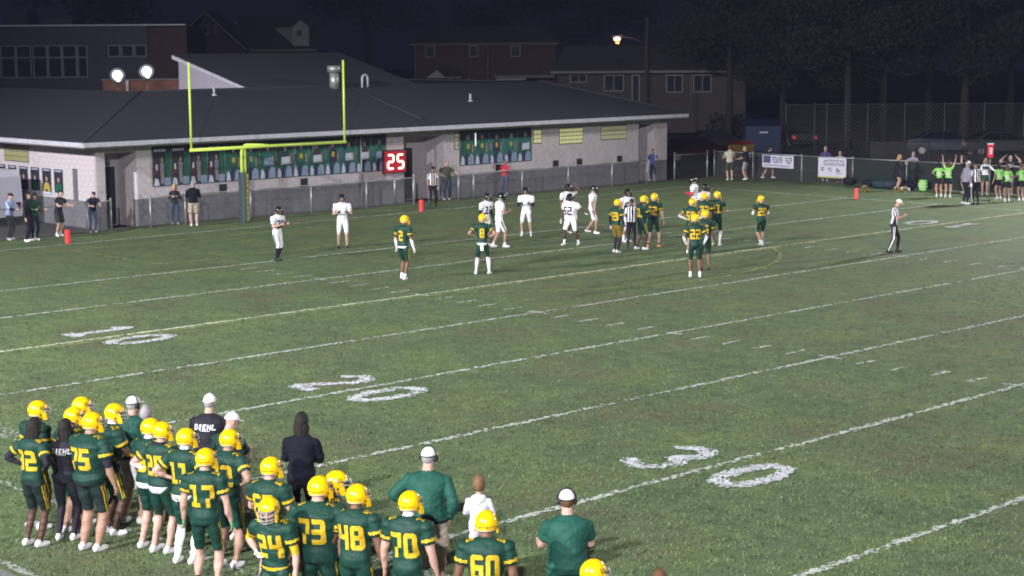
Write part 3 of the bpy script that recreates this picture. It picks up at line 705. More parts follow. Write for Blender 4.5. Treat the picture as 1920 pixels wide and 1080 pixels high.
    if kw.get('book'):
        mb = MB().mat(mat('dark_camera', (.02, .02, .022), .4)); Wr, F, sd, side = D['hands'][0]; mb.obox(Wr + F*.12*s, (.06, 0, 0), (0, .035, 0), (0, 0, .04)); mb.build('camera_held', o)
    if kw.get('pom'):
        pass
    return o
def make_people():
    for P in PEOPLE: make_body(P)
    dg = bpy.context.evaluated_depsgraph_get(); dg.update()
    for P in PEOPLE: P['obj'] = finish(P, dg)

# ------------------------------------------------------------------ school building behind the end zone
FPX = 3240.74
def at(px, py, dep): return CAM + dep*(fw + rt*((px-960)/FPX) - up*((py-540)/FPX))
def on_x(px, py, X): d = fw + rt*((px-960)/FPX) - up*((py-540)/FPX); return CAM + d*((X-CAM.x)/d.x)
def gnd(px, py, z=0.): d = fw + rt*((px-960)/FPX) - up*((py-540)/FPX); return CAM + d*((z-CAM.z)/d.z)
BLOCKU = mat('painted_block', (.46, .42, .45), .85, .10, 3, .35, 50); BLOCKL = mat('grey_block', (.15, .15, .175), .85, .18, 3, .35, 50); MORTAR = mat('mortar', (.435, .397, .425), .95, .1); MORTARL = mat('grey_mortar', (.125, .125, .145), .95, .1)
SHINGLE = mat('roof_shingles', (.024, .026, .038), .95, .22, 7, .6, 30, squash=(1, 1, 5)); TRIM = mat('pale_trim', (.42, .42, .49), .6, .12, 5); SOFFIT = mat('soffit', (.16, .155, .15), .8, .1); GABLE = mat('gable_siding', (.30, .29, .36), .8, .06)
STEEL = mat('galvanised_steel', (.34, .36, .38), .45, .15, 20, metal=.55, spec=.5); DARKDOOR = mat('dark_door', (.028, .03, .04), .5, .1); JAMB = mat('white_jamb', (.5, .46, .47), .6); VENTB = mat('black_vent', (.02, .02, .022), .5)
GLASSB = mat('glass_block', (.30, .30, .14), .25, spec=.5); GLASSLIT = mat('lit_glass_block', (.4, .4, .2), .3, emit=(.85, .85, .38), estr=.33); GLASSDIM = mat('dim_glass_block', (.4, .4, .25), .3, emit=(.8, .78, .4), estr=.10)
WX = -12.8; WY0, WY1 = 18.95, 51.2; ZT = 3.12
school = tag(empty('school_building', (WX, WY0, 0)), 'low grey block building with dark shingle roof behind the end zone', 'building')
def S(mb, name): o = mb.build(name, school); o.location = (-WX, -WY0, 0); return o
rec = [(19.35, 20.7), (34.0, 36.3), (49.1, 50.3)]
segs = []; y = WY0
for a, b in rec: segs.append((y, a)); y = b
segs.append((y, WY1))
mb = MB()
for a, b in segs:
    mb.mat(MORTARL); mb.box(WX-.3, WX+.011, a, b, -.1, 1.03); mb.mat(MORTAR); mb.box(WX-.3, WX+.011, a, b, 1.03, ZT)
mb.mat(MORTARL); mb.box(-34, WX-.3, WY0-.011, WY0+.3, -.1, 1.03); mb.mat(MORTAR); mb.box(-34, WX-.3, WY0-.011, WY0+.3, 1.03, ZT)
mb.box(-34, WX-.3, WY1-.3, WY1-.012, -.1, ZT); mb.box(-34.2, -34, WY0+.012, WY1-.012, -.1, ZT)
S(mb, 'wall')
for a, b in rec:        # recess sides, back and head
    mb = MB().mat(MORTAR); mb.box(WX-1.5, WX-1.3, a-.2, b+.2, -.1, ZT); mb.box(WX-1.3, WX-.3, a-.2, a, -.1, ZT); mb.box(WX-1.3, WX-.3, b, b+.2, -.1, ZT)
    mb.box(WX-.3, WX-.012, a+.002, b-.002, 2.86, ZT); S(mb, 'porch_recess')
def door(y0, y1, z1, x=WX-1.3):
    mb = MB().mat(JAMB); mb.box(x, x+.06, y0-.08, y0, 0, z1+.08); mb.box(x, x+.06, y1, y1+.08, 0, z1+.08); mb.box(x, x+.06, y0, y1, z1, z1+.08); S(mb, 'door_frame')
    mb = MB().mat(DARKDOOR); mb.box(x+.002, x+.045, y0+.003, y1-.003, .02, z1-.003); d = S(mb, 'door'); d2 = MB().mat(STEEL); d2.box(x+.045, x+.09, y0+.08, y0+.12, 1.0, 1.14); d2.build('handle', d)
door(19.55, 20.5, 2.25); door(34.6, 35.55, 2.3); door(49.35, 50.15, 2.2)
# concrete blocks: running bond, the ones nearest the stand as single parts
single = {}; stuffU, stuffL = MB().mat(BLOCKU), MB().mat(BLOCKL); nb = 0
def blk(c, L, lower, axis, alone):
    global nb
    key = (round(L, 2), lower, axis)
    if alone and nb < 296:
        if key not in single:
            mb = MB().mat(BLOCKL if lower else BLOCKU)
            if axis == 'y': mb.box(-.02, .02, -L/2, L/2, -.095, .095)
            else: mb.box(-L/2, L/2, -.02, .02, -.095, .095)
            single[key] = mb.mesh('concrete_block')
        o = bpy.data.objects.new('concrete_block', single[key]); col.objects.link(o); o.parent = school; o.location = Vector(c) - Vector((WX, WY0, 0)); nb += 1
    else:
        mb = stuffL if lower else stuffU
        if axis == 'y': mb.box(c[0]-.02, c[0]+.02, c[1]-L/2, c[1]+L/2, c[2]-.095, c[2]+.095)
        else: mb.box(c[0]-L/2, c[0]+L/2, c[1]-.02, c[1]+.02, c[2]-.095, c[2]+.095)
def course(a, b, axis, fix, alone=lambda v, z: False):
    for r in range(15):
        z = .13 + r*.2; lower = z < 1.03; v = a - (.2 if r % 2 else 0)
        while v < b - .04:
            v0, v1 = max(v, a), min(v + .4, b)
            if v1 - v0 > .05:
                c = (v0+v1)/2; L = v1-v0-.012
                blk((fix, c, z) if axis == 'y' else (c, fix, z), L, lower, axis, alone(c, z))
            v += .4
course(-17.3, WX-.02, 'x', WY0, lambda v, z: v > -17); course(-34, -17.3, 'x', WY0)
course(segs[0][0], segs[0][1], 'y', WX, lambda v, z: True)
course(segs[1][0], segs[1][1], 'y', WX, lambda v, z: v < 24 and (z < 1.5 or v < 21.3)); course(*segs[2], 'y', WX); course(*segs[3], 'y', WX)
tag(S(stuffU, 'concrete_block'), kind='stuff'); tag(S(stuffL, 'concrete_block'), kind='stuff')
# roof
EX, EY0, EY1, EZ, SL = -11.85, 17.95, 51.75, 3.38, .25; RX, RZ = EX-6.4, EZ+6.4*SL; RY0, RY1 = EY0+6.4, EY1-4.2
UX, UZ, UY0, UY1 = -24.0, RZ + (-24.0-RX)*-SL, 29.9, 39.3
mb = MB().mat(SHINGLE); th = (0, 0, -.06)
mb.prism([(EX, EY0, EZ), (EX, EY1, EZ), (RX, RY1, RZ), (RX, RY0, RZ)], th)
mb.prism([(-34, EY0, EZ), (EX, EY0, EZ), (RX, RY0, RZ), (-34, RY0, RZ)], th)
mb.prism([(EX, EY1, EZ), (-34, EY1, EZ), (-34, RY1, RZ), (RX, RY1, RZ)], th)
mb.prism([(RX, RY0, RZ), (RX, RY1, RZ), (-34, RY1, RZ-2.4), (-34, RY0, RZ-2.4)], th)
mb.prism([(RX+.02, UY0-.12, RZ+.015), (RX+.02, UY1+.12, RZ+.015), (UX-.25, UY1+.12, UZ+.07), (UX-.25, UY0-.12, UZ+.07)], (0, 0, -.05))
S(mb, 'roof')
mb = MB().mat(mat('ridge_cap', (.027, .029, .041), .9, .2, 9))
for a, b in (((RX, RY0, RZ), (RX, RY1, RZ)), ((EX, EY0, EZ), (RX, RY0, RZ)), ((EX, EY1, EZ), (RX, RY1, RZ))): mb.tube([a, b], .05, 5)
a = on_x(660, 170, -17.5); mb.tube([(-17.9, 35.2, EZ+(EX+17.9)*SL*1.0+.03), (-12.6, 34.9, EZ+(EX+12.6)*SL+.03)], .06, 5); S(mb, 'ridge_cap')
mb = MB().mat(GABLE)
for yy in (UY0, UY1-.1): mb.prism([(RX, yy, RZ+.005), (UX, yy, UZ), (UX, yy, RZ-1.7), (RX, yy, RZ-.06)], (0, .1, 0))
mb.box(UX-.05, UX+.05, UY0+.1, UY1-.1, RZ-1.7, UZ-.02); S(mb, 'gable_wall')
mb = MB().mat(TRIM); mb.prism([(RX+.1, UY0-.16, RZ-.045), (UX-.3, UY0-.16, UZ+.02), (UX-.3, UY0-.16, UZ-.16), (RX+.1, UY0-.16, RZ-.16)], (0, .035, 0)); S(mb, 'rake_board')
# fascia in real lengths, soffit
fz0, fz1 = EZ-.21, EZ-.045; i = 0; y = EY0
for ln in (2.6, 3.4, 4.2, 3.0, 3.9, 4.6, 3.3, 4.1, 4.7):
    y1 = min(EY1, y+ln); mb = MB().mat(TRIM); dz = rnd.uniform(-.012, .012); mb.box(EX-.03, EX+.015+rnd.uniform(0, .006), y+.006, y1-.006, fz0+dz, fz1); S(mb, 'fascia_board'); y = y1
mb = MB().mat(TRIM); mb.box(-22, EX-.03, EY0-.015, EY0+.03, fz0, fz1); S(mb, 'fascia_board')
mb = MB().mat(TRIM); mb.box(-34, -22.01, EY0-.015, EY0+.03, fz0, fz1); S(mb, 'fascia_board')
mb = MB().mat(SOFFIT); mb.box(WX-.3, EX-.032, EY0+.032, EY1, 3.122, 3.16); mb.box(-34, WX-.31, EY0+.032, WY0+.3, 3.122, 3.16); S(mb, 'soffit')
# glass block windows
def gbw(y0, y1, z0, z1, m, ny, nz, name='window', axis='y', fix=WX+.022):
    mb = MB().mat(JAMB if False else MORTARL)
    if axis == 'y': mb.box(fix-.03, fix+.004, y0-.03, y1+.03, z0-.03, z1+.03)
    else: mb.box(y0-.03, y1+.03, fix-.004, fix+.03, z0-.03, z1+.03)
    wnd = S(mb, name); g = MB().mat(m); dy, dz = (y1-y0)/ny, (z1-z0)/nz
    for a in range(ny):
        for b in range(nz):
            p, q, r, t = y0+a*dy+.018, y0+(a+1)*dy-.018, z0+b*dz+.018, z0+(b+1)*dz-.018
            if axis == 'y': g.box(fix, fix+.025, p, q, r, t)
            else: g.box(p, q, fix-.025, fix, r, t)
    tag(g.build('glass_block', wnd), kind='stuff')
gbw(43.55, 45.1, 2.14, 2.86, GLASSLIT, 8, 4); gbw(46.4, 48.2, 2.22, 2.86, GLASSDIM, 9, 3); gbw(41.85, 42.35, 2.25, 2.86, GLASSLIT, 2, 3); gbw(36.95, 37.15, 2.2, 2.9, GLASSDIM, 1, 4)
gbw(-19.9, -17.9, 2.32, 2.93, GLASSB, 9, 3, axis='x', fix=WY0-.022); gbw(-14.45, -14.15, 1.0, 2.2, mat('dark_glass_block', (.12, .12, .14), .3), 1, 7, axis='x', fix=WY0-.022)
for py_ in (24.6, 28.6, 39.6, 43.3, 44.9, 47.7):
    mb = MB().mat(VENTB); z0 = 1.05; mb.box(WX+.022, WX+.05, py_-.17, py_+.17, z0, z0+.34)
    for k in range(4): mb.box(WX+.05, WX+.07, py_-.15, py_+.15, z0+.03+k*.08, z0+.07+k*.08)
    S(mb, 'vent')
mb = MB().mat(STEEL); mb.tube([(WX+.06, 31.6, 3.12), (WX+.06, 31.6, .05)], .035, 8); S(mb, 'downspout')
mb = MB().mat(mat('tube_lamp', (.9, .9, .9), emit=(1, 1, 1), estr=.9)); mb.tube([(WX+.09, 38.15, 2.3), (WX+.09, 38.15, 2.88)], .022, 8); S(mb, 'tube_lamp')
# roof vents
def roof_z(x): return EZ + (EX-x)*SL
x, y = -18.0, 34.3; mb = MB().mat(STEEL); mb.tube([(x, y, roof_z(x)-.1), (x, y, roof_z(x)+.72)], .22, 16); mb.tube([(x, y, roof_z(x)+.70), (x, y, roof_z(x)+1.0)], .31, 16); S(mb, 'exhaust_vent')
mb = MB().mat(TRIM); x, y = -17.9, 36.0; z = roof_z(x); mb.tube([(x, y-.16, z-.05), (x, y-.16, z+.42)] + [(x, y-.16*math.cos(R(a)), z+.42+.16*math.sin(R(a))) for a in range(20, 180, 20)] + [(x, y+.16, z+.42), (x, y+.16, z+.02)], .05, 8); S(mb, 'gooseneck_vent')
for x, y, h in ((-17.4, 27.4, .36), (-15.2, 40.1, .34)):
    mb = MB().mat(TRIM); z = roof_z(x); mb.tube([(x, y, z-.05), (x, y, z+h)], .045, 8); mb.tube([(x, y, z-.02), (x, y, z+.05)], [.16, .06], 8); S(mb, 'vent_pipe')

# roof floodlights that show lit in the picture
FLUX = mat('floodlight_glass', (1, 1, 1), emit=(.93, .96, 1), estr=14); FLUR = mat('halo_inner', (.03, .03, .035), .4, emit=(.8, .85, 1), estr=.6); FLUS = mat('halo_middle', (.02, .02, .025), .5, emit=(.8, .82, 1), estr=.16); FLUT = mat('halo_outer', (.01, .01, .013), .5, emit=(.8, .82, 1), estr=.045); HOUS = mat('lamp_housing', (.1, .1, .11), .5)  # the three weaker emitters imitate bloom fading away from the lens
for px, py, lab in ((220, 141, 'left one of two glaring white floodlights above the school roof'), (275, 134, 'right one of two glaring white floodlights above the school roof')):
    p = at(px, py, 84); t = empty('floodlight', (p.x, p.y, RZ-1.62)); tag(t, lab, 'floodlight', 'lit floodlights on the school roof')
    v = Vector((CAM.x-p.x, CAM.y-p.y, -2)).normalized(); c = Vector((0, 0, p.z-RZ+1.62))
    mb = MB().mat(VENTB); mb.tube([-v*.35, -v*.35 + Vector((0, 0, c.z))], .025, 8); mb.build('post', t)
    mb = MB().mat(HOUS); mb.tube([c - v*.28, c - v*.1, c + v*.02], [.10, .18, .22], 14); mb.build('housing', t)
    mb = MB().mat(FLUX); mb.tube([c + v*.06, c + v*.11, c + v*.15], [.215, .19, .08], 16); mb.tube([c + v*.06 + Vector((.03, .03, -.22)), c + v*.12 + Vector((.03, .03, -.22))], [.08, .05], 12); mb.build('lens', t)
    mb = MB()  # dim glowing rings stand in for the glare halo around each lamp
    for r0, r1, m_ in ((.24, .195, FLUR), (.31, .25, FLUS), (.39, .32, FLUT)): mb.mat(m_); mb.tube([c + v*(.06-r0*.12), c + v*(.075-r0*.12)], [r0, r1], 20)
    mb.build('glare_halo', t)
    l = bpy.data.lights.new('floodlight_glow', 'POINT'); l.energy = 110; l.color = (.93, .96, 1); l.shadow_soft_size = .3
    lo = bpy.data.objects.new('floodlight_glow', l); col.objects.link(lo); lo.parent = t; lo.location = c + v*.6

# banners of player portraits
def srgb(r, g, b): return tuple((x/255/12.92 if x < 10 else ((x/255+.055)/1.055)**2.4) for x in (r, g, b))
PRN = {k: mat('print_'+k, c, .6, .15, 9) for k, c in dict(dark=(.02, .022, .035), green=(.008, .09, .05), teal=(.012, .11, .10), skin=(.28, .19, .16), white=(.42, .46, .56), sky=(.18, .26, .38), gold=(.34, .27, .05), grey=(.16, .15, .18), navy=(.02, .025, .07), maroon=(.09, .02, .03)).items()}
def portrait(mb, P, rr, wd, ht, style):
    """a printed player on one panel; P(x, y, d) maps 0..wd, 0..ht to the wall"""
    def quad(x0, x1, y0, y1, m, d): mb.mat(PRN[m]); mb.add([P(x0, y0, d), P(x1, y0, d), P(x1, y1, d), P(x0, y1, d)], [(0, 1, 2, 3)])
    def poly(pts, m, d): mb.mat(PRN[m]); mb.add([P(x*wd, y*ht, d) for x, y in pts], [tuple(range(len(pts)))])
    def disc(cx, cy, rx, ry, m, d): poly([(cx+rx*math.cos(R(a)), cy+ry*math.sin(R(a))) for a in range(0, 360, 30)], m, d)
    quad(0, wd, 0, ht, 'dark', .0)
    e = lambda: rr.uniform(-.03, .03)
    if style == 'team':
        quad(0, wd, ht*.22, ht*.74, 'green' if rr.random() < .5 else 'teal', .002)
        for k in range(4): x = rr.uniform(.02, .8); quad(wd*x, wd*(x+rr.uniform(.05, .14)), ht*rr.uniform(.2, .5), ht*rr.uniform(.55, .9), rr.choice(['teal', 'dark', 'grey', 'green', 'navy']), .003 + k*.0006)
        poly([(.04+e(), 0), (.30, 0), (.28, .16), (.17, .27+e()), (.07, .2)], 'white', .006); poly([(.52, 0), (.97, 0), (.93, .25), (.74, .32+e()), (.56, .2)], 'sky', .0062)
        poly([(.33, 0), (.5, 0), (.56, .3), (.52, .4), (.36, .38)], 'navy', .0064)
        sh = rr.uniform(.0, .04); c = .52+e()
        poly([(c-.24, .34), (c+.24, .34), (c+.27, .60+sh), (c+.13, .70+sh), (c-.13, .70+sh), (c-.27, .60+sh)], rr.choice(['green', 'teal', 'dark']), .007)
        if rr.random() < .35: poly([(c-.25, .34), (c+.27, .36), (c+.28, .56), (c-.22, .55)], 'white' if rr.random() < .5 else 'sky', .0082)
        else: quad(wd*(c-.09), wd*(c+.1), ht*.48, ht*.62, 'gold', .0082)
        disc(c, .78+sh, .07, .075, 'skin', .0084); poly([(c+.27, .34), (c+.36, .34), (c+.34, .6), (c+.27, .62)], 'skin', .0086)
    elif style == 'solo':
        quad(wd*.72, wd, ht*.1, ht*.86, 'green', .002); c = .5+e()
        poly([(.02, 0), (.34, 0), (.27, .17), (.1, .2)], 'white', .006)
        poly([(c-.10, .04), (c+.10, .04), (c+.09, .35), (c+.13, .58), (c-.13, .6), (c-.11, .3)], 'grey', .0064); poly([(c-.04, .08), (c+.05, .08), (c+.05, .3), (c-.03, .3)], 'skin', .0067); quad(wd*.05, wd*.30, ht*.3, ht*.5, 'maroon', .003); quad(wd*.62, wd*.98, 0, ht*.2, 'sky', .0062)
        disc(c-.01, .67, .055, .07, 'skin', .007); poly([(.16, .4), (.26, .42), (.25, .56), (.15, .55)], 'white', .0066)
        for k in range(5): quad(wd*(.10+k*.13), wd*(.18+k*.13), ht*.885, ht*.955, 'white', .0068)
    else:
        quad(0, wd, ht*.90, ht*.99, 'navy', .002); quad(wd*.12, wd*.88, ht*.925, ht*.965, 'white', .003); quad(0, wd, 0, ht*.10, 'white', .002)
        c = .5; jer = 'gold' if style == 'gold' else rr.choice(['teal', 'green'])
        poly([(c-.4, .1), (c+.4, .1), (c+.34, .36), (c+.14, .47), (c-.14, .47), (c-.34, .36)], jer, .004); disc(c, .60, .14, .10, 'skin', .005); disc(c, .655, .15, .07, 'dark', .0046)
        poly([(c-.16, .1), (c+.1, .1), (c+.06, .2), (c-.12, .2)], 'dark', .0055)
def banner(y0, y1, z0, z1, styles, label, seed):
    t = tag(empty('banner', (WX+.03, y0, z0)), label, 'banner'); n = len(styles); rr = random.Random(seed); wd = (y1-y0)/n
    for i, st in enumerate(styles):
        mb = MB(); portrait(mb, lambda x, y, d: (.012+d, i*wd + .01 + x*(wd-.02)/wd, y), rr, wd, z1-z0, st); tag(mb.build('panel', t), None)
    mb = MB().mat(PRN['dark']); mb.box(0, .009, -.02, y1-y0+.02, -.03, z1-z0+.03); mb.build('backing', t)
    mb = MB().mat(STEEL)
    for k in range(n+1): mb.tube([(.016, k*wd, .15), (.016, k*wd, z1-z0-.1)], .008, 4)
    tag(mb.build('seam', t), kind='stuff')
banner(21.4, 33.0, 1.50, 2.98, ['solo']*4 + ['team']*10, 'long banner of green team portraits behind the goal post', 5)
banner(37.25, 41.7, 1.48, 2.96, ['team']*5, 'shorter banner of green team portraits right of the red clock', 9)
names = ['bare armed athlete half behind the van', 'athlete in pale top second from the van', 'teal shirted athlete third from the van', 'dark haired athlete fourth from the van', 'gold jersey athlete, the only yellow one', 'green shirted athlete nearest the narrow dark window']
for i in range(6):
    x0 = -20.55 + i*.93; mb = MB(); portrait(mb, lambda x, y, d: (x, -.012-d, y), random.Random(20+i), .66, 1.0, 'gold' if i == 4 else 'one')
    mb.mat(PRN['dark']); mb.box(-.01, .67, -.011, 0, -.01, 1.01)
    o = mb.build('poster', None, (x0, WY0-.022, 1.13)); tag(o, 'portrait poster of ' + names[i], 'poster', 'portrait posters on the side wall')

# play clock
LEDC = mat('led_core', (1, .5, .4), emit=(1, .62, .45), estr=5); LEDHALO = mat('led_halo', (.5, .01, .02), emit=(1, .01, .03), estr=1.3); LEDBLOOM = mat('panel_bloom', (.1, .004, .012), .5, emit=(1, .005, .03), estr=.32); CLKB = mat('clock_case', (.02, .01, .012), .5)
c = on_x(741, 303, -12.25); t = tag(empty('play_clock', (c.x, c.y, 0)), 'red glowing play clock showing 25 beside the recessed door', 'clock')
mb = MB().mat(CLKB); mb.box(-.12, .0, -.63, .63, c.z-.5, c.z+.5); mb.build('case', t)
mb = MB().mat(LEDBLOOM); mb.box(.001, .006, -.58, .58, c.z-.45, c.z+.45); mb.build('panel', t)  # panel emission imitates the red bloom of the digits
mb = MB().mat(STEEL); mb.tube([(-.06, 0, 0), (-.06, 0, c.z-.5)], .05, 8); mb.build('post', t)
def seg7(mb, y, z, on, w_, h_, r, x):
    P = dict(a=((0, 1), (1, 1)), b=((1, 1), (1, .5)), c=((1, .5), (1, 0)), d=((0, 0), (1, 0)), e=((0, .5), (0, 0)), f=((0, 1), (0, .5)), g=((0, .5), (1, .5)))
    for k in on:
        (a0, b0), (a1, b1) = P[k]; p = Vector((x, y+(a0-.5)*w_, z+(b0-.5)*h_)); q = Vector((x, y+(a1-.5)*w_, z+(b1-.5)*h_)); d = (q-p)*.1; mb.tube([p+d, q-d], r, 6)
for y, on in ((-.27, 'abged'), (.27, 'afgcd')):
    mb = MB().mat(LEDC); seg7(mb, y, c.z, on, .30, .58, .037, .03); dg_ = mb.build('digit', t)
    mb = MB().mat(LEDHALO); seg7(mb, y, c.z, on, .30, .58, .085, -.05); mb.build('glow', dg_)  # wider red bars behind each digit add its halo

# ------------------------------------------------------------------ goal post, pylons
GPY = mat('goalpost_yellow', (.50, .66, .10), .4, spec=.4); PADG = mat('green_pad', (.03, .05, .058), .6, .1); PADY = mat('yellow_pad_face', (.34, .31, .06), .6, .1); INK = mat('dark_ink', (.03, .04, .025), .7)
gp = tag(empty('goal_post', (-11.0, 24.38, 0)), 'yellow goal post with padded green base behind the end line', 'goal post')
for yy in (-.075, .075):
    mb = MB().mat(GPY); mb.tube([(0, yy, 0), (0, yy, 2.70)] + [(.34*(1-math.cos(R(q))), yy*(1-q/110), 2.70+.34*math.sin(R(q))) for q in range(15, 91, 15)] + [(1.2, yy*.1, 3.06), (1.86, yy*.05, 3.05)], .055, 10); mb.build('gooseneck', gp)
mb = MB().mat(GPY); mb.tube([(1.86, -3.6, 3.05), (1.86, 3.6, 3.05)], .06, 12); mb.build('crossbar', gp)
for sd in (-1, 1):
    mb = MB().mat(GPY); mb.tube([(1.86, sd*3.55, 3.0), (1.86, sd*3.55, 6.25)], .042, 10); u_ = mb.build('upright', gp)
mb = MB().mat(PADG); P8 = [(.21*math.cos(R(a)), .21*math.sin(R(a)), .03) for a in range(22, 382, 45)]; mb.prism(P8, (0, 0, 1.92)); pad = mb.build('pad', gp)
mb = MB().mat(PADY); a0 = Vector((.21*math.cos(R(22)), .21*math.sin(R(22)) , 0)); a1 = Vector((.21*math.cos(R(-23)), .21*math.sin(R(-23)), 0)); nn = ((a0+a1)/2).normalized()*.006; a1 = a0 + (a1-a0)*.68
mb.add([a1+nn+Vector((0, 0, .05)), a0+nn+Vector((0, 0, .05)), a0+nn+Vector((0, 0, 1.9)), a1+nn+Vector((0, 0, 1.9))], [(0, 1, 2, 3)]); mb.build('pad_strip', pad)
mb = MB().mat(INK); rr = random.Random(4)      # the lettering down the strip is too blurred to read: letter-like strokes
for k in range(9):
    z0 = 1.80 - k*.205
    for (u0, u1, v0, v1) in rr.sample([(.15, .3, 0, .15), (.7, .85, 0, .15), (.15, .85, 0, .03), (.15, .85, .12, .15), (.2, .8, .06, .09)], 3):
        b0, b1 = a1 + (a0-a1)*u0 + nn*1.5, a1 + (a0-a1)*u1 + nn*1.5
        mb.add([b0+Vector((0, 0, z0-.15+v0)), b1+Vector((0, 0, z0-.15+v0)), b1+Vector((0, 0, z0-.15+v1)), b0+Vector((0, 0, z0-.15+v1))], [(0, 1, 2, 3)])
tag(mb.build('lettering', pad), kind='stuff')
PYL = mat('orange_red_pylon', (.85, .045, .04), .5, .05)
for (x, y, lean_, lab) in ((-9.4, 15.8, 0, 'orange red pylon on the end line left of the goal post'), (-9.2, 31.9, 0, 'orange red pylon on the end line below the play clock'), (.66, 48.45, .14, 'leaning orange red pylon at the far end of the goal line')):
    mb = MB().mat(PYL); mb.prism([(-.065, -.065, 0), (.065, -.065, 0), (.065, .065, 0), (-.065, .065, 0)], (0, lean_*.48, .48)); mb.mat(mat('black_base', (.02, .02, .02))); mb.box(-.08, .08, -.08, .08, 0, .012)
    tag(mb.build('pylon', None, (x, y, .006), .4), lab, 'pylon', 'field corner pylons')

# ------------------------------------------------------------------ fences
WIRE = mat('fence_wire', (.20, .21, .22), .5, metal=.4)
def chain(mb, a, b, z0, z1, step=.09, r=.0032):
    a, b = Vector((*a, 0)), Vector((*b, 0)); L = (b-a).length; d = (b-a)/L; h = z1-z0; t = 0
    nrm_ = Vector((-d.y, d.x, 0))
    for sgn in (1, -1):
        k = -h
        while k < L + h:
            x0, x1 = k, k + sgn*h; zz0, zz1 = z0, z1
            if sgn < 0: x0, x1 = k + 0, k - h
            # clip to 0..L
            lo, hi = 0., 1.
            for bound, s_ in ((0, 1), (L, -1)):
                p, q = s_*(x0-bound), s_*(x1-bound)
                if p < 0 and q < 0: lo, hi = 1, 0; break
                if p < 0: lo = max(lo, p/(p-q))
                if q < 0: hi = min(hi, p/(p-q))
            if hi - lo > .02:
                A = a + d*(x0+(x1-x0)*lo) + Vector((0, 0, z0+h*lo)); Bp = a + d*(x0+(x1-x0)*hi) + Vector((0, 0, z0+h*hi))
                q = (Bp-A).normalized().cross(nrm_)*r
                mb.add([A-q, A+q, Bp+q, Bp-q, A+nrm_*r, Bp+nrm_*r], [(0, 1, 2, 3), (1, 4, 5, 2), (4, 0, 3, 5)])
            k += step
def fence(name, label, posts, h, breaks=(), rail=True, ST=None, pr=.032, tall=(), step=.09, screen=None, rails=None, r=.0032):
    t = tag(empty(name, (*posts[0], 0)), label, 'fence'); o = Vector((*posts[0], 0)); ch = MB().mat(WIRE); ST = ST or STEEL
    L = lambda p, z=0: (p[0]-o.x, p[1]-o.y, z)
    for i, p in enumerate(posts):
        mb = MB().mat(ST); hh = h + (.05 if i not in tall else .12); mb.tube([L(p, -.05), L(p, hh)], pr*(1.35 if i in tall else 1), 8); mb.ball(L(p, hh), pr*1.25, 8, 4); mb.build('post', t)
    for i in range(len(posts)-1):
        if i in breaks: continue
        a, b = posts[i], posts[i+1]
        sag = .0 if rails is None else rails.get(i, 0)
        mid = ((a[0]+b[0])/2, (a[1]+b[1])/2)
        mb = MB().mat(ST); mb.tube([L(a, h), L(mid, h-sag), L(b, h)], .021, 6); mb.build('rail', t)
        chain(ch, L(a)[:2], L(b)[:2], .04, h, step, r)
        if screen and i in screen[0]:
            mb = MB().mat(screen[1]); d = (Vector(b)-Vector(a)).normalized(); q = Vector((d.y, -d.x))*.035
            n = 8; V = []
            for k in range(n+1):
                c_ = Vector(a).lerp(Vector(b), .01+.98*k/n); wv = q*(1+.25*math.sin(k*2.1+i))
                V += [(*(c_+wv-Vector(o[:2])), .06), (*(c_+wv-Vector(o[:2])), h-.03+.012*math.sin(k*3.14))]
            mb.add(V, [(2*k, 2*k+2, 2*k+3, 2*k+1) for k in range(n)]); mb.build('windscreen', t)
    tag(ch.build('chain_link', t), kind='stuff')
    return t
EF = -12.05
fence('chain_link_fence', 'low chain link fence along the school wall behind the end line', [(-11.7, 10.4), (-11.75, 13.1), (-11.75, 15.8), (-11.9, 18.0), (EF, 19.1), (EF, 20.8), (EF, 22.35), (EF, 25.4), (EF, 28.4), (EF, 31.3), (EF, 33.9)], 1.15, breaks=(4,), tall=(10,), rails={2: .03, 3: .05})
fence('chain_link_fence', 'low chain link fence right of the recessed door', [(EF, 36.5), (EF, 37.4), (EF, 40.4), (EF, 43.4), (EF, 46.4), (EF, 48.9)], 1.15)
GATEM = fence('chain_link_gate', 'closed chain link gate at the corner of the school', [(-12.75, 51.75), (-12.75, 54.3)], 1.22, tall=(0, 1)); GATEM['category'] = 'gate'
SCR = mat('green_windscreen', (.02, .028, .029), .85, .15, 2, .4, 25, alpha=.8)
fp = [(-12.75, 54.85)] + [(-10.2+3.05*i, 54.85) for i in range(13)]
fence('chain_link_fence', 'far sideline fence hung with dark green windscreen behind the cheerleaders', fp, 1.28, screen=(range(3, 14), SCR))
# signs on the far fence
def sign(name, label, x0, x1, z0, z1, draw):
    t = tag(empty(name, (x0, 54.72, z0)), label, 'sign'); mb = MB().mat(mat('sign_white', (.52, .52, .62), .6, .05)); mb.box(0, x1-x0, 0, .012, 0, z1-z0); mb.build('board', t)
    mb = MB().mat(INKP); draw(mb, x1-x0, z1-z0); tag(mb.build('lettering', t), kind='stuff')
INKP = mat('purple_ink', (.07, .06, .16), .7)
def rows(mb, w_, z0, z1, x0, x1, n, rr, m=None):
    for k in range(n):
        a = x0 + (x1-x0)*k/n; b = a + (x1-x0)/n*.72
        for (u0, u1, v0, v1) in rr.sample([(0, .3, 0, 1), (.7, 1, 0, 1), (0, 1, 0, .25), (0, 1, .75, 1), (0, 1, .4, .6)], 3):
            mb.add([(a+(b-a)*u0, -.004, z0+(z1-z0)*v0), (a+(b-a)*u1, -.004, z0+(z1-z0)*v0), (a+(b-a)*u1, -.004, z0+(z1-z0)*v1), (a+(b-a)*u0, -.004, z0+(z1-z0)*v1)], [(0, 1, 2, 3)])
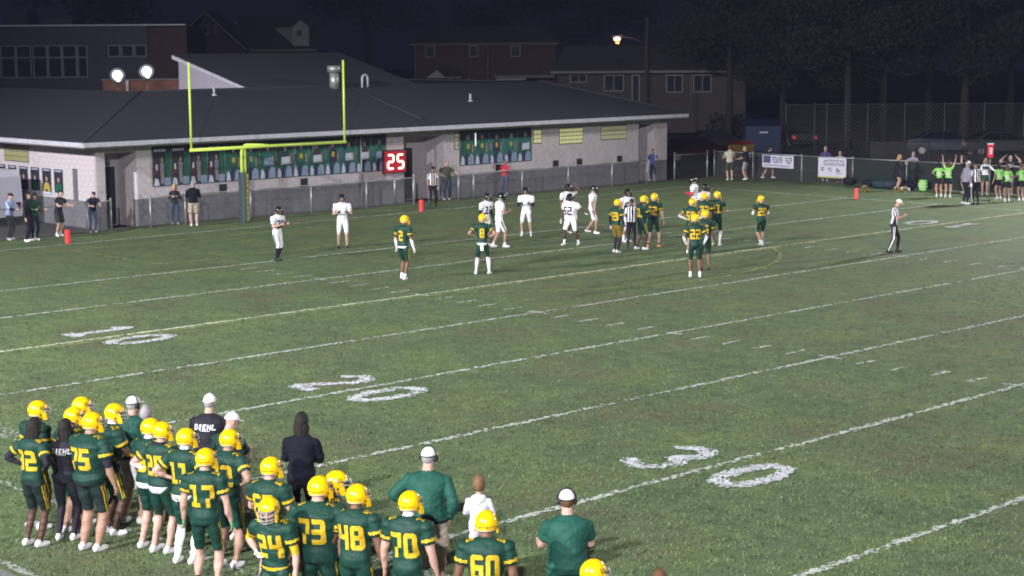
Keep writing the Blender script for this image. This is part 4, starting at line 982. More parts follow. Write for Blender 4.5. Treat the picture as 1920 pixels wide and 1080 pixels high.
def d1(mb, w_, h_):
    rr = random.Random(3); mb.add([(w_*.03, -.004, h_*.36), (w_*.27, -.004, h_*.36), (w_*.27, -.004, h_*.95), (w_*.03, -.004, h_*.95)], [(0, 1, 2, 3)]); rows(mb, w_, h_*.38, h_*.88, w_*.32, w_*.66, 5, rr); rows(mb, w_, h_*.38, h_*.88, w_*.74, w_*.97, 4, rr); rows(mb, w_, h_*.1, h_*.24, w_*.05, w_*.9, 14, rr)
def d2(mb, w_, h_):
    rr = random.Random(8); rows(mb, w_, h_*.80, h_*.90, w_*.2, w_*.95, 12, rr); rows(mb, w_, h_*.62, h_*.76, w_*.2, w_*.97, 11, rr)
    rows(mb, w_, h_*.34, h_*.52, w_*.1, w_*.24, 1, rr); rows(mb, w_, h_*.32, h_*.5, w_*.36, w_*.5, 2, rr); rows(mb, w_, h_*.3, h_*.5, w_*.66, w_*.84, 1, rr); rows(mb, w_, h_*.2, h_*.25, w_*.62, w_*.86, 8, rr)
    mb.mat(mat('sign_gold', (.4, .38, .12), .6)); mb.add([(0, -.003, 0), (w_, -.003, 0), (w_, -.003, h_*.07), (0, -.003, h_*.07)], [(0, 1, 2, 3)])
sign('fence_sign', 'small white fence sign with dark block letters nearest the gate', -9.5, -7.55, .62, 1.24, d1)
sign('fence_sign', 'larger white sponsor sign with gold bottom edge on far fence', -6.05, -4.4, .28, 1.26, d2)

# ------------------------------------------------------------------ everything beyond: school wing, houses, street lamp, cars, trees
eh = Vector((rt.x, rt.y)).normalized(); ANG = math.atan2(eh.y, eh.x)
BR = mat('dark_brick', (.042, .028, .030), .9, .2, 3, .3, 30); BRL = mat('orange_brick', (.16, .075, .05), .9, .2, 3, .3, 30); PALEB = mat('tan_brick', (.038, .035, .036), .9, .15, 3, .3, 30); CONC = mat('grey_panel', (.045, .045, .062), .85, .1, 2)
GLS = mat('night_glass', (.012, .013, .02), .08, spec=.6); FRM = mat('window_frame', (.11, .107, .125), .6); RFD = mat('dark_shingle', (.035, .034, .04), .95, .2, 6); GUT = mat('gutter', (.10, .096, .105), .6); SIDE = mat('pale_siding', (.22, .22, .25), .8, .08)
class Far:
    """a far building in its own frame: x along the front, y away, heights in metres; px/py read off at one distance"""
    def __init__(s, name, label, px0, dep, skew=0, cat='house'):
        s.dep, s.px0 = dep, px0; p = at(px0, 84, dep); s.t = tag(empty(name, (p.x, p.y, hill(p.x, p.y)), ANG + R(skew)), label, cat); s.g = s.t.location.z
    def x(s, px): return (px-s.px0)*s.dep/FPX
    def z(s, py): return CAM.z + (84.5-py)*s.dep/FPX*1.0 - s.g
    def box(s, name, m, a, b, c, d, y0, y1, par=None):
        mb = MB().mat(m); mb.box(s.x(a), s.x(b), y0, y1, s.z(d) if d is not None else -.2, s.z(c)); return mb.build(name, par or s.t)
    def win(s, a, b, c, d, y=0, nx=2, nz=1, m=None):
        x0, x1, z0, z1 = s.x(a), s.x(b), s.z(d), s.z(c); mb = MB().mat(FRM); w_ = .09
        mb.box(x0, x1, y-.05, y+.03, z1-w_, z1); mb.box(x0, x1, y-.07, y+.03, z0, z0+w_); mb.box(x0, x0+w_, y-.05, y+.03, z0+w_, z1-w_); mb.box(x1-w_, x1, y-.05, y+.03, z0+w_, z1-w_)
        for k in range(1, nx): xx = x0+(x1-x0)*k/nx; mb.box(xx-.03, xx+.03, y-.04, y+.02, z0+w_, z1-w_)
        wd = mb.build('window', s.t); g = MB().mat(m or GLS); g.box(x0+w_, x1-w_, y-.02, y+.01, z0+w_, z1-w_); g.build('pane', wd); return wd
# school wing with ribbon windows
f = Far('school_wing', 'flat roofed school wing with ribbon windows at upper left', -140, 100, 3, 'building')
for a, b, c, d, m_ in ((-140, 272, 44, 78, CONC), (-140, 272, 142, None, CONC), (160, 195, 78, 142, CONC), (195, 272, 104, 142, CONC)): f.box('wall', m_, a, b, c, d, 0, .4)
f.box('wall', CONC, -140, 272, 44, None, .42, 9); f.box('side_wall', BR, 272.5, 346, 47, None, .02, 9)
for i, (a, b) in enumerate(((-130, -88), (-88, -46), (-46, -4), (-3, 26), (26, 55), (57, 85), (85, 112), (112, 140), (140, 160))):
    f.win(a, b, 79, 141, .1, 1); f.box('mullion', FRM, a+2, b-2, 101, 104, .02, .06)
for a in (197, 222, 247): f.win(a, a+24, 79, 103, .1, 1)
mb = MB().mat(TRIM); mb.box(f.x(-140), f.x(345), -.12, .1, f.z(44), f.z(41.5)); mb.build('coping', f.t)
f.box('roof_unit', CONC, 50, 108, 28, 43, 4, 8); f.box('roof_unit', CONC, -20, 14, 12, 43, 5, 8)
f = Far('brick_annex', 'low brick annex lit by the two roof floodlights', 188, 90, 0, 'building')
f.box('wall', BRL, 190, 352, 146, None, 0, 4); mb = MB().mat(GUT); mb.box(f.x(188), f.x(354), -.1, 4.1, f.z(146)+.005, f.z(143)); mb.build('coping', f.t); f.box('downspout', TRIM, 234, 239, 146, 175, -.1, -.02)
# brick house with gable and dormer
f = Far('gabled_house', 'dark brick house with front gable and pale dormer', 345, 130, 0)
f.box('wall', BR, 350, 455, 92, None, 0, 6); f.box('wall', BR, 455, 590, 95, None, 1.5, 8)
mb = MB().mat(BR); mb.prism([(f.x(350), 0, f.z(92)), (f.x(455), 0, f.z(92)), (f.x(386), 0, f.z(26))], (0, 6, 0)); mb.build('gable', f.t)
for a, b in (((343, 62), (386, 22)), ((386, 22), (463, 94))):
    mb = MB().mat(GUT); mb.prism([(f.x(a[0]), -.3, f.z(a[1])), (f.x(b[0]), -.3, f.z(b[1])), (f.x(b[0]), -.3, f.z(b[1])+.16), (f.x(a[0]), -.3, f.z(a[1])+.16)], (0, .1, 0)); mb.build('rake_board', f.t)
    mb = MB().mat(RFD); mb.prism([(f.x(a[0]), -.2, f.z(a[1])+.06), (f.x(b[0]), -.2, f.z(b[1])+.06), (f.x(b[0]), -.2, f.z(b[1])+.2), (f.x(a[0]), -.2, f.z(a[1])+.2)], (0, 6.3, 0)); mb.build('roof', f.t)
mb = MB().mat(RFD); mb.prism([(f.x(430), 1.2, f.z(93)), (f.x(590), 1.2, f.z(93)), (f.x(590), 4.6, f.z(30)), (f.x(430), 4.6, f.z(30))], (0, 0, .12)); rf = mb.build('roof', f.t)
mb = MB().mat(GUT); mb.box(f.x(462), f.x(590), 1.05, 1.2, f.z(94), f.z(90)); mb.build('gutter', f.t)
mb = MB().mat(SIDE); mb.prism([(f.x(545), 1.3, f.z(84)), (f.x(576), 1.3, f.z(84)), (f.x(576), 1.3, f.z(48)), (f.x(560), 1.3, f.z(36)), (f.x(545), 1.3, f.z(48))], (0, 3, 0)); dm = mb.build('dormer', f.t)
mb = MB().mat(SIDE); mb.prism([(f.x(505), 2.8, f.z(50)), (f.x(546), 1.35, f.z(82)), (f.x(546), 1.35, f.z(49))], (0, .1, 0)); mb.build('dormer_side', dm)
f.win(553, 562, 54, 66, 1.28, 1); f.win(383, 392, 44, 62, -.02, 1); f.win(402, 410, 44, 62, -.02, 1)
mb = MB().mat(SIDE); mb.prism([(f.x(415), 6.5, f.z(36)), (f.x(470), 6.5, f.z(38)), (f.x(468), 6.5, f.z(55)), (f.x(436), 6.5, f.z(55))], (0, .2, 0)); mb.build('side_dormer', f.t)
# two storey brick house
f = Far('brick_house', 'dark two storey brick house with porch beyond the school', 770, 140, 0)
f.box('wall', BR, 776, 1042, 84, None, 0, 8)
mb = MB().mat(RFD); mb.prism([(f.x(766), -.5, f.z(82)), (f.x(1050), -.5, f.z(82)), (f.x(1020), 4, f.z(52)), (f.x(800), 4, f.z(52))], (0, 0, .12)); mb.build('roof', f.t)
mb = MB().mat(GUT); mb.box(f.x(768), f.x(1046), -.45, -.3, f.z(84), f.z(80)); mb.build('gutter', f.t)
for a in (779, 915): mb = MB().mat(GUT); mb.tube([(f.x(a), -.1, f.z(84)), (f.x(a), -.1, f.z(160))], .06, 6); mb.build('downspout', f.t)
for a, b in ((797, 816), (879, 897), (957, 976)): f.win(a, b, 85, 107, -.02, 1)
mb = MB().mat(SIDE); mb.prism([(f.x(800), -1.5, f.z(145)), (f.x(837), -1.5, f.z(145)), (f.x(820), -1.5, f.z(130))], (0, 1.4, 0)); mb.build('porch_gable', f.t)
mb = MB().mat(RFD); mb.prism([(f.x(837), -1.6, f.z(144)), (f.x(866), -1.6, f.z(144)), (f.x(848), -.1, f.z(127)), (f.x(822), -.1, f.z(129))], (0, 0, .1)); mb.build('porch_roof', f.t)
mb = MB().mat(GUT); mb.box(f.x(836), f.x(866), -1.7, -1.6, f.z(146), f.z(143)); mb.build('porch_gutter', f.t)
for a in (814, 843, 877): mb = MB().mat(FRM); mb.box(f.x(a), f.x(a+4), -1.5, -1.3, -.1, f.z(146)); mb.build('porch_post', f.t)
f.box('garage', SIDE, 930, 985, 146, None, -1.2, -.05); mb = MB().mat(GUT); mb.box(f.x(926), f.x(1040), -1.5, -.05, f.z(145.5), f.z(141)); mb.build('garage_roof', f.t)
# bungalow under the street lamp
f = Far('bungalow', 'tan brick bungalow with white framed windows behind the school', 1035, 125, 0)
f.box('wall', PALEB, 1045, 1400, 138, None, 0, 9)
mb = MB().mat(RFD); mb.prism([(f.x(1030), -.7, f.z(137)), (f.x(1418), -.7, f.z(139)), (f.x(1330), 4.5, f.z(90)), (f.x(1062), 4.5, f.z(90))], (0, 0, .12)); mb.build('roof', f.t)
mb = MB().mat(GUT); mb.box(f.x(1032), f.x(1345), -.86, -.7, f.z(138.5), f.z(134)); mb.build('gutter', f.t); mb = MB().mat(FRM); mb.box(f.x(1345.5), f.x(1416), -.84, -.7, f.z(139), f.z(135)); mb.build('gutter', f.t)
for a, b, c, d, n_ in ((1069, 1101, 140, 156, 2), (1132, 1170, 141, 173, 2), (1249, 1281, 142, 176, 2), (1300, 1335, 142, 176, 2)): f.win(a, b, c, d, -.02, n_)
mb = MB().mat(FRM); mb.box(f.x(1184), f.x(1200), -.08, 0, f.z(198), f.z(141)); dr = mb.build('door_frame', f.t); mb = MB().mat(GLS); mb.box(f.x(1187), f.x(1197), -.1, -.081, f.z(197), f.z(144)); mb.build('door', dr)
for a in (1068, 1297): mb = MB().mat(GUT); mb.tube([(f.x(a), -.1, f.z(139)), (f.x(a), -.1, f.z(205))], .055, 6); mb.build('downspout', f.t)
# hedge, by the bungalow wall
LEAFD = mat('dark_leaves', (.010, .0125, .010), .9, .3, 2); BARK = mat('bark', (.02, .018, .018), .95, .3, 6, .5, 20)
def leaves(mb, c, r, n, rr, sz):
    for _ in range(n):
        while True:
            p = Vector((rr.uniform(-1, 1), rr.uniform(-1, 1), rr.uniform(-1, 1)))
            if .25 < p.length < 1: break
        q = Vector(c) + Vector((p.x*r[0], p.y*r[1], p.z*r[2])); a = Vector((rr.gauss(0, 1), rr.gauss(0, 1), rr.gauss(0, 1))).normalized(); b = a.orthogonal().normalized(); s_ = sz*rr.uniform(.6, 1.4)
        mb.add([q - a*s_, q + b*s_*.6, q + a*s_, q - b*s_*.6], [(0, 1, 2, 3)])
def bush(label, px, py, dep, r, n=700):
    p = at(px, py, dep); g_ = hill(p.x, p.y); t = tag(empty('bush', (p.x, p.y, g_)), label, 'bush'); rr = random.Random(px); mb = MB().mat(LEAFD)
    for k in range(5): leaves(mb, (rr.uniform(-.5, .5)*r[0], rr.uniform(-.4, .4)*r[1], r[2]*(.6+.3*rr.random())), (r[0]*.6, r[1]*.6, r[2]*.6), n//5, rr, .14)
    mb.build('foliage', t); mb = MB().mat(BARK)
    for k in range(4): mb.tube([(.1*k-.15, 0, 0), (.3*k-.45, .05*k, r[2]*.9)], [.04, .015], 6)
    mb.build('stem', t)
bush('dark bush by the bungalow corner right of its windows', 1375, 190, 120, (1.9, 1.4, 1.5)); bush('dark bush below the bungalow front window', 1168, 182, 122, (.8, .6, 1.35), 400)
# street lamp on its pole
OLDARM = mat('dull_arm', (.05, .05, .055), .8)
p = at(1213, 84, 112); t = tag(empty('street_lamp', (p.x, p.y, hill(p.x, p.y)), ANG), 'tall wooden street lamp pole with warm glowing lamp on an arm', 'street lamp'); g_ = t.location.z
mb = MB().mat(BARK); zt = at(1213, 32, 112).z - g_; mb.tube([(0, 0, 0), (0, 0, zt)], [.16, .11], 8); mb.build('pole', t)
zl = at(1157, 72, 112).z - g_; xl = -56*112/FPX; mb = MB().mat(OLDARM); mb.tube([(0, 0, zl-.35), (xl*.5, 0, zl+.02), (xl+.2, 0, zl+.12)], .035, 6); mb.build('arm', t)
mb = MB().mat(HOUS); mb.obox((xl, 0, zl+.14), (.32, 0, .02), (0, .16, 0), (0, 0, .07)); hd = mb.build('lamp_head', t); mb = MB().mat(mat('sodium_lamp', (1, .8, .6), emit=(1, .55, .44), estr=1.7)); mb.ball((xl, -.05, zl-.02), (.24, .22, .17), 14, 8); mb.build('lens', hd); mb = MB().mat(mat('orange_glow', (.8, .3, .1), emit=(1, .32, .08), estr=.45)); mb.tube([(xl+.02, -.06, zl-.16), (xl+.02, -.06, zl-.34)], [.2, .10], 12); mb.build('lower_glow', hd)  # orange glowing piece added under the lens
l = bpy.data.lights.new('street_lamp_glow', 'POINT'); l.energy = 45; l.color = (1, .55, .35); l.shadow_soft_size = .25; lo = bpy.data.objects.new('street_lamp_glow', l); col.objects.link(lo); lo.parent = t; lo.location = (xl, -.3, zl-.45)

# tall court fence and low lot fence on the right
DIMST = mat('dim_steel', (.04, .042, .05), .7, .2, 8)  # the dark of the far lot is put into this steel colour
def pxp(px, dep): p = at(px, 84, dep); return (p.x, p.y)
fence('court_fence', 'tall chain link court fence in the dark on the right', [pxp(x_, 104) for x_ in (1476, 1530, 1553, 1589, 1630, 1700, 1775, 1850, 1925)], 3.1, pr=.05, step=.25, r=.003, ST=DIMST)
fence('chain_link_fence', 'low chain link fence in front of the parked cars on the right', [pxp(x_, 96) for x_ in (1638, 1746, 1846, 1950)], 1.25, pr=.04, step=.16, ST=DIMST)
# parked vehicles
CARGLASS = mat('car_glass', (.01, .01, .014), .06, spec=.6); TYRE = mat('tyre', (.012, .012, .012), .8); RIMM = mat('wheel_rim', (.3, .3, .32), .35, metal=.7); TAIL = mat('tail_light', (.3, .01, .01), .25, emit=(1, .05, .04), estr=.3); HEADL = mat('head_light', (.7, .7, .7), .15)
def car(label, loc, rz, paint, kind='car', name='parked_car', cat='car', tail=None):
    t = tag(empty(name, loc, rz), label, cat, None); mp = mat('paint_%s' % paint[0], paint[1], .25, spec=.6)
    if kind == 'van':
        L, W, prof = 5.2, 1.0, [(-2.6, .35), (2.45, .35), (2.6, .6), (2.55, 1.0), (2.0, 1.18), (1.35, 2.02), (1.0, 2.15), (-2.45, 2.15), (-2.6, 1.9)]
        glass = [[(1.95, 1.20), (1.38, 1.95), (.65, 1.95), (.65, 1.20)]]; ws = ((2.02, 1.2), (1.38, 2.0)); rear = None
    else:
        L, W, prof = 4.6, .88, [(-2.25, .35), (2.2, .35), (2.28, .62), (2.15, .84), (1.15, .98), (.45, 1.44), (-.9, 1.48), (-1.75, 1.05), (-2.2, 1.0), (-2.3, .65)]
        glass = [[(1.02, 1.0), (.42, 1.39), (-.15, 1.41), (-.15, 1.0)], [(-.22, 1.0), (-.22, 1.41), (-.85, 1.42), (-1.5, 1.05)]]; ws = ((1.12, 1.0), (.47, 1.42)); rear = ((-1.72, 1.07), (-.93, 1.46))
    mb = MB().mat(mp); n = len(prof); ins = lambda z: W - (.17*max(0, z-.95)/.5 if kind == 'car' else .12*max(0, z-1.1)/1.0)
    V = [(x, -ins(z), z) for x, z in prof] + [(x, ins(z), z) for x, z in prof]
    mb.add(V, [tuple(range(n)), tuple(range(n, 2*n))[::-1]] + [(i, n+i, n+(i+1) % n, (i+1) % n) for i in range(n)]); mb.build('body', t)
    for sd in (-1, 1):
        for g_ in glass: mb = MB().mat(CARGLASS); q = [(x, sd*(ins(z)+.004), z) for x, z in g_]; mb.add(q, [tuple(range(len(q))) if sd < 0 else tuple(range(len(q)))[::-1]]); mb.build('side_window', t)
        for x in ((1.45, -1.4) if kind == 'car' else (1.6, -1.6)):
            mb = MB().mat(TYRE); mb.tube([(x, sd*(W-.14), .33), (x, sd*(W+.03), .33)], .33, 16); wh = mb.build('tyre', t); mb = MB().mat(RIMM); mb.tube([(x, sd*(W+.02), .33), (x, sd*(W+.045), .33)], .2, 12); mb.build('rim', wh)
        xf = prof[2][0]; mb = MB().mat(HEADL); mb.box(xf-.25, xf-.02, sd*W*.62-.14, sd*W*.62+.14, .62 if kind == 'car' else .75, .76 if kind == 'car' else .95); mb.build('headlight', t)
        mb = MB().mat(TAIL if tail else mat('unlit_tail_light', (.15, .01, .01), .2)); mb.box(-2.32 if kind == 'car' else -2.62, -2.1, sd*W*.75-.1, sd*W*.75+.1, .72, .9); mb.build('tail_light', t)
    for k in (ws, rear):
        if k: mb = MB().mat(CARGLASS); (x0, z0), (x1, z1) = k; o_ = .012 if k is ws else -.012; mb.add([(x0+o_, -ins(z0)*.9, z0+.01), (x0+o_, ins(z0)*.9, z0+.01), (x1+o_, ins(z1)*.9, z1+.01), (x1+o_, -ins(z1)*.9, z1+.01)], [(0, 1, 2, 3)]); mb.build('windshield', t)
    mb = MB().mat(VENTB); mb.box(prof[1][0]-.1, prof[1][0]+.09, -W*.8, W*.8, .3, .5); mb.build('bumper', t)
    return t
car('white van parked against the side wall at the left edge', (-19.05, 16.6, 0), R(188), ('van_white', (.60, .60, .72)), 'van', 'parked_van', 'van')
mm = Far.x
for lab, px, dep, rz_, pt, tl in (('dark red car parked right of the school corner', 1305, 100, 60, ('dark_red', (.025, .004, .004)), None), ('black car parked in the dark behind the gate', 1345, 106, 55, ('black', (.01, .01, .012)), None),
        ('dark blue car parked behind the low lot fence', 1775, 104, 40, ('dark_blue', (.012, .014, .03)), None), ('dark grey car at the right edge behind the low fence', 1880, 103, 50, ('dark_grey', (.03, .03, .035)), None), ('dark car with a glowing red tail light by court fence', 1508, 112, 130, ('dark', (.015, .015, .018)), True)):
    p = at(px, 84, dep); car(lab, (p.x, p.y, 0), R(rz_), pt, tail=tl)
# blue dumpster, yellow cart
p = at(1430, 84, 102); BLUEM = mat('blue_steel', (.008, .018, .05), .5, .15, 3); t = tag(empty('dumpster', (p.x, p.y, 0), ANG), 'blue steel dumpster standing in the dark beside court fence', 'dumpster')
mb = MB().mat(BLUEM); mb.prism([(-1.0, -.7, .15), (1.0, -.7, .15), (1.05, -.8, 1.9), (-1.05, -.8, 1.9)], (0, 1.6, 0)); mb.build('bin', t)
mb = MB().mat(BLUEM); mb.prism([(-1.08, -.85, 1.9), (1.08, -.85, 1.9), (1.08, .9, 2.25), (-1.08, .9, 2.25)], (0, 0, .06)); mb.build('lid', t)
for sd in (-1, 1): mb = MB().mat(BLUEM); mb.box(sd*1.05-.06, sd*1.05+.06, -.3, .5, .9, 1.15); mb.build('fork_pocket', t); mb = MB().mat(TYRE); mb.tube([(sd*.8, -.55, .09), (sd*.8, -.45, .09)], .09, 8); mb.build('caster', t)
mb = MB().mat(STEEL); mb.box(-.25, .25, -.83, -.79, 1.55, 1.62); mb.build('label_plate', t)
p = at(1392, 84, 97); t = tag(empty('utility_cart', (p.x, p.y, 0), ANG), 'small yellow utility cart with a red top by the blue dumpster', 'cart'); YC = mat('yellow_paint', (.22, .14, .012), .5); RC = mat('red_paint', (.16, .012, .012), .5)
mb = MB().mat(YC); mb.prism([(-.6, -.35, .75), (.6, -.35, .75), (.68, -.4, 1.15), (-.68, -.4, 1.15)], (0, .8, 0)); mb.build('tray', t); mb = MB().mat(RC); mb.prism([(-.7, -.42, 1.15), (.7, -.42, 1.15), (.45, -.2, 1.32), (-.45, -.2, 1.32)], (0, .8, 0)); mb.build('cover', t)
for x_ in (-.5, .5): mb = MB().mat(STEEL); mb.box(x_-.03, x_+.03, -.05, .05, .3, .75); mb.build('leg', t); mb = MB().mat(TYRE); mb.tube([(x_, -.06, .2), (x_, .06, .2)], .2, 12); mb.build('wheel', t)
# trees
def tree_proto(seed, h, cr):
    rr = random.Random(seed); tk = MB().mat(BARK); lv = MB().mat(LEAFD); tk.tube([(0, 0, -.2), (.05, .02, h*.25), (-.05, .1, h*.5), (.05, .05, h*.78)], [.32, .24, .17, .06], 8)
    for k in range(13):
        a = 2*math.pi*k/13*2.3; z = h*(.34 + .5*k/12); L = cr*(1.05 - .55*abs(k/12-.35)); e = Vector((math.cos(a)*L, math.sin(a)*L, z + rr.uniform(.3, 1.6)))
        tk.tube([(0, .05, z), (e.x*.5, e.y*.5, z+.5), tuple(e)], [.09, .06, .02], 6); leaves(lv, e, (cr*.55, cr*.55, cr*.40), 520, rr, .13); leaves(lv, e*.6 + Vector((0, 0, z*.45)), (cr*.4, cr*.4, cr*.35), 260, rr, .13)
    leaves(lv, (0, 0, h*.86), (cr*.6, cr*.6, h*.16), 420, rr, .13)
    return tk.mesh('trunk'), lv.mesh('crown')
TP = [tree_proto(1, 13, 3.6), tree_proto(2, 16, 4.2), tree_proto(3, 11, 3.2)]
def tree(label, px, dep, k, sc, rz_):
    p = at(px, 84, dep); t = tag(empty('tree', (p.x, p.y, hill(p.x, p.y)), R(rz_)), label, 'tree', 'dark trees beyond the field'); t.scale = (sc,)*3
    for nm, me in zip(('trunk', 'crown'), TP[k]): child(nm, me, t)
for lab, px, dep, k, sc, rz_ in (('dim green tree right of the bungalow roof', 1368, 118, 0, 1.0, 20), ('tree with trunk behind the tall fence, nearest the dumpster', 1470, 124, 1, 1.0, 80), ('tree behind the court fence with pale trunk at its middle', 1593, 112, 0, 1.05, 140), ('olive tree right of the paired court fence posts', 1660, 116, 2, 1.1, 200),
        ('tall dark tree above the clapping spectators', 1745, 126, 1, 1.05, 260), ('dark tree above the parked blue car', 1812, 116, 0, 1.15, 310), ('dark tree at the right edge of the picture', 1898, 122, 1, 1.0, 30), ('large dark tree between the dormer house and brick house', 690, 150, 1, 1.1, 75), ('dark tree behind the brick house roof', 950, 165, 1, 1.0, 190), ('dark tree beyond the bungalow chimney side', 1120, 160, 0, 1.2, 250), ('dark tree behind the school wing roof', 150, 150, 1, 1.2, 10)): tree(lab, px, dep, k, sc, rz_)
# out of view: the floodlight masts themselves
for i, (p, tg, k) in enumerate(FLOODS):
    t = tag(empty('floodlight_mast', (p[0], p[1], 0)), ['steel floodlight mast behind the home stand near the end zone', 'steel floodlight mast behind the middle of the home stand', 'steel floodlight mast behind the home stand near midfield', 'steel floodlight mast beyond the far sideline near the goal', 'steel floodlight mast beyond the far sideline near midfield'][i], 'floodlight mast')
    mb = MB().mat(STEEL); mb.tube([(0, 0, 0), (0, 0, p[2]-1.4)], [.22, .12], 10); mb.build('pole', t); mb = MB().mat(STEEL); mb.box(-1.6, 1.6, -.08, .08, p[2]-1.6, p[2]-1.45); mb.build('crossarm', t)
    for q in range(5): mb = MB().mat(HOUS); mb.tube([(-1.4+.7*q, 0, p[2]-1.9), (-1.4+.7*q, 0, p[2]-1.65)], [.26, .12], 10); mb.build('lamp_head', t)

# thin haze added to lift the blacks under the floodlights
mb = MB(); mb.box(-236, 176, -166, 246, -1.2, 26); hz = mb.build('haze'); hm = bpy.data.materials.new('veil_haze'); hm.use_nodes = True; hm.node_tree.nodes.clear()
vo = hm.node_tree.nodes.new('ShaderNodeVolumePrincipled'); vo.inputs['Density'].default_value = .00018; vo.inputs['Color'].default_value = (.55, .58, 1, 1); oo = hm.node_tree.nodes.new('ShaderNodeOutputMaterial'); hm.node_tree.links.new(vo.outputs[0], oo.inputs['Volume'])
hz.data.materials.append(hm); tag(hz, 'thin haze added to lift the dark background tones', 'haze', kind='stuff')

# ------------------------------------------------------------------ who stands where
def G(px, py): p = gnd(px, py); return (p.x, p.y)
def HT(px, py, h): p = gnd(px, py, h); return (p.x, p.y)
def BY(px, py, Y_): d = fw + rt*((px-960)/FPX) - up*((py-540)/FPX); p = CAM + d*((Y_-CAM.y)/d.y); return (p.x, p.y), p.z
FA, FC, IR, IL = 136.6, -43.4, 46.6, 226.6
GLOVE = cloth('green_white_glove', (.10, .30, .16))
gw = 'white jersey players on the field'; gg = 'green jersey players on the field'; gs = 'green jersey players along the near sideline'
def W(label, at_, yaw, H, **k): person(label, at_, yaw, H, 'white', group=gw, **k)
def Gr(label, at_, yaw, H, **k): person(label, at_, yaw, H, 'green', group=gg, **k)
def A(label, at_, yaw, H, **k): k.setdefault('head', -22); person(label, at_, yaw, H, 'green', group=gs, near=True, **k)
def C(label, at_, yaw, H, **k): person(label, at_, yaw, H, 'casual', **k)
step = ((.10, .17), (.10, -.17))
# white team
W('white uniformed player on the goal line nearest the left edge, hands at waist', G(521, 489), 12, 1.78, num='22', arms='chest', socks=BLACK, sock=.12, tights=WHITEJ, pantend=1.0, pantend2=.1, shoes=SHOEB, feet=((.10, .05), (.10, -.05)))
W('white uniformed player in the end zone with black gloves clasped at chest', G(643, 465), -36, 1.87, arms='chest', gloves=BLACK, shoes=SHOEB, skin='light', feet=((.14, .0), (.14, .03)))
W('white uniformed player with dark sleeve half hidden behind green number 8', HT(910, 360, 1.84), 5, 1.84, num='12', arms='loose', sleeve=BLACK, gloves=BLACK, shoes=SHOEW)
W('white uniformed player striding right just behind green number 8', G(936, 464), 62, 1.90, arms='chest', la='loose', feet=((.09, .2), (.09, -.16)), skin='tan', sock=.8, socks=WHITEC)
W('white uniformed player standing square with black gloves at his chest', G(987, 443), -52, 1.80, arms='chest', gloves=BLACK, sleeve=BLACK, sock=.72, socks=WHITEC, feet=((.17, 0), (.17, .02)))
W('white uniformed player raising one arm behind the big lineman', HT(1063, 343, 1.84), -10, 1.84, arms='loose', la='head', skin='brown')
W('big white uniformed lineman with dark arms stepping toward the left', G(1071, 460), -78, 1.82, num='52', build=1.32, arms='loose', la='out', skin='dark', sock=.7, socks=WHITEC, feet=((.20, .16), (.20, -.14)), gloves=WHITEC)
W('slim white uniformed player walking right with striped pants', G(1110, 438), 40, 1.78, arms='loose', skin='tan', feet=step, lift={'L': .05})
W('white uniformed number 60 facing the green linemen', HT(1174, 352, 1.88), -8, 1.88, num='60', arms='out', la='fwd', skin='tan', sock=.6, socks=WHITEC)
W('distant white uniformed player with a red undersleeve behind the huddle', HT(1303, 330, 1.86), 215, 1.86, arms='chest', sleeve=RED, skin='brown')
W('distant white uniformed player directly behind the green huddle', HT(1319, 343, 1.84), 0, 1.84, arms='loose', skin='dark', sleeve=BLACK)
# green team on the field
Gr('green number 2 near the goal line with white gloves and white shirt tail', G(757, 524), 102, 1.92, num='2', skin='brown', fsleeve=WHITEC, gloves=WHITEC, under=.05, sock=.78, socks=WHITEC, feet=((.12, -.08), (.12, .10)), head=-12, toe=(-10, 25))
Gr('green number 8 in white leg sleeves with a towel at his back', G(905, 514), 132, 1.84, num='8', skin='tan', arms='hips', under=.075, towel=True, socks=WHITEC, sock=-.3, feet=((.20, .02), (.20, -.05)), toe=(20, 20), head=-8)
Gr('green number 59 with gold trimmed pants and one white glove', G(1155, 474), 92, 1.80, num='59', skin='dark', sleeve=BLACK, gloves=WHITEC, socks=BLACK, sock=.0, tights=BLACK, arms='loose', feet=((.10, .0), (.10, .06)), pants=cloth('dark_gold_pants', (.16, .11, .02)))
Gr('green lineman in white shoes between numbers 59 and 62', G(1203, 468), 72, 1.84, num='61', skin='dark', build=1.15, feet=((.12, .06), (.12, -.12)), sock=.85, socks=BLACK, sleeve=BLACK, arms='fwd')
Gr('green number 62 in orange shoes at the right of the trio', G(1225, 464), 112, 1.86, num='62', skin='light', build=1.1, shoes=SHOEO, feet=((.17, .05), (.17, -.05)), sock=.85, socks=BLACK)
Gr('green number 50 at the left of the huddle', HT(1297, 370, 1.84), 112, 1.84, num='50', skin='tan', arms='hips', fsleeve=WHITEC)
Gr('green number 33 deepest in the huddle', HT(1321, 360, 1.86), 128, 1.86, num='33', skin='dark', sleeve=BLACK)
Gr('green number 21 in white leg sleeves at the right of the huddle', G(1343, 461), 118, 1.88, num='21', skin='tan', socks=WHITEC, sock=-.1, fsleeve=WHITEC, arms='fwd')
Gr('green number 22 nearest the camera in the huddle', G(1303, 520), 136, 1.90, num='22', skin='brown', fsleeve=WHITEC, arms='pocket', feet=((.13, -.04), (.13, .04)), sock=.8, socks=WHITEC, head=-8)
Gr('green player with a gold glove beside number 22', HT(1323, 393, 1.84), 140, 1.84, num='6', skin='brown', gloves=GOLD, shoes=SHOEB, arms='down')
Gr('green number 20 walking away alone right of the huddle', G(1427, 462), 150, 1.76, num='20', skin='light', sleeve=WHITEC, fsleeve=BLACK, feet=step, lift={'L': .07}, arms='chest', sock=.75, socks=WHITEC)
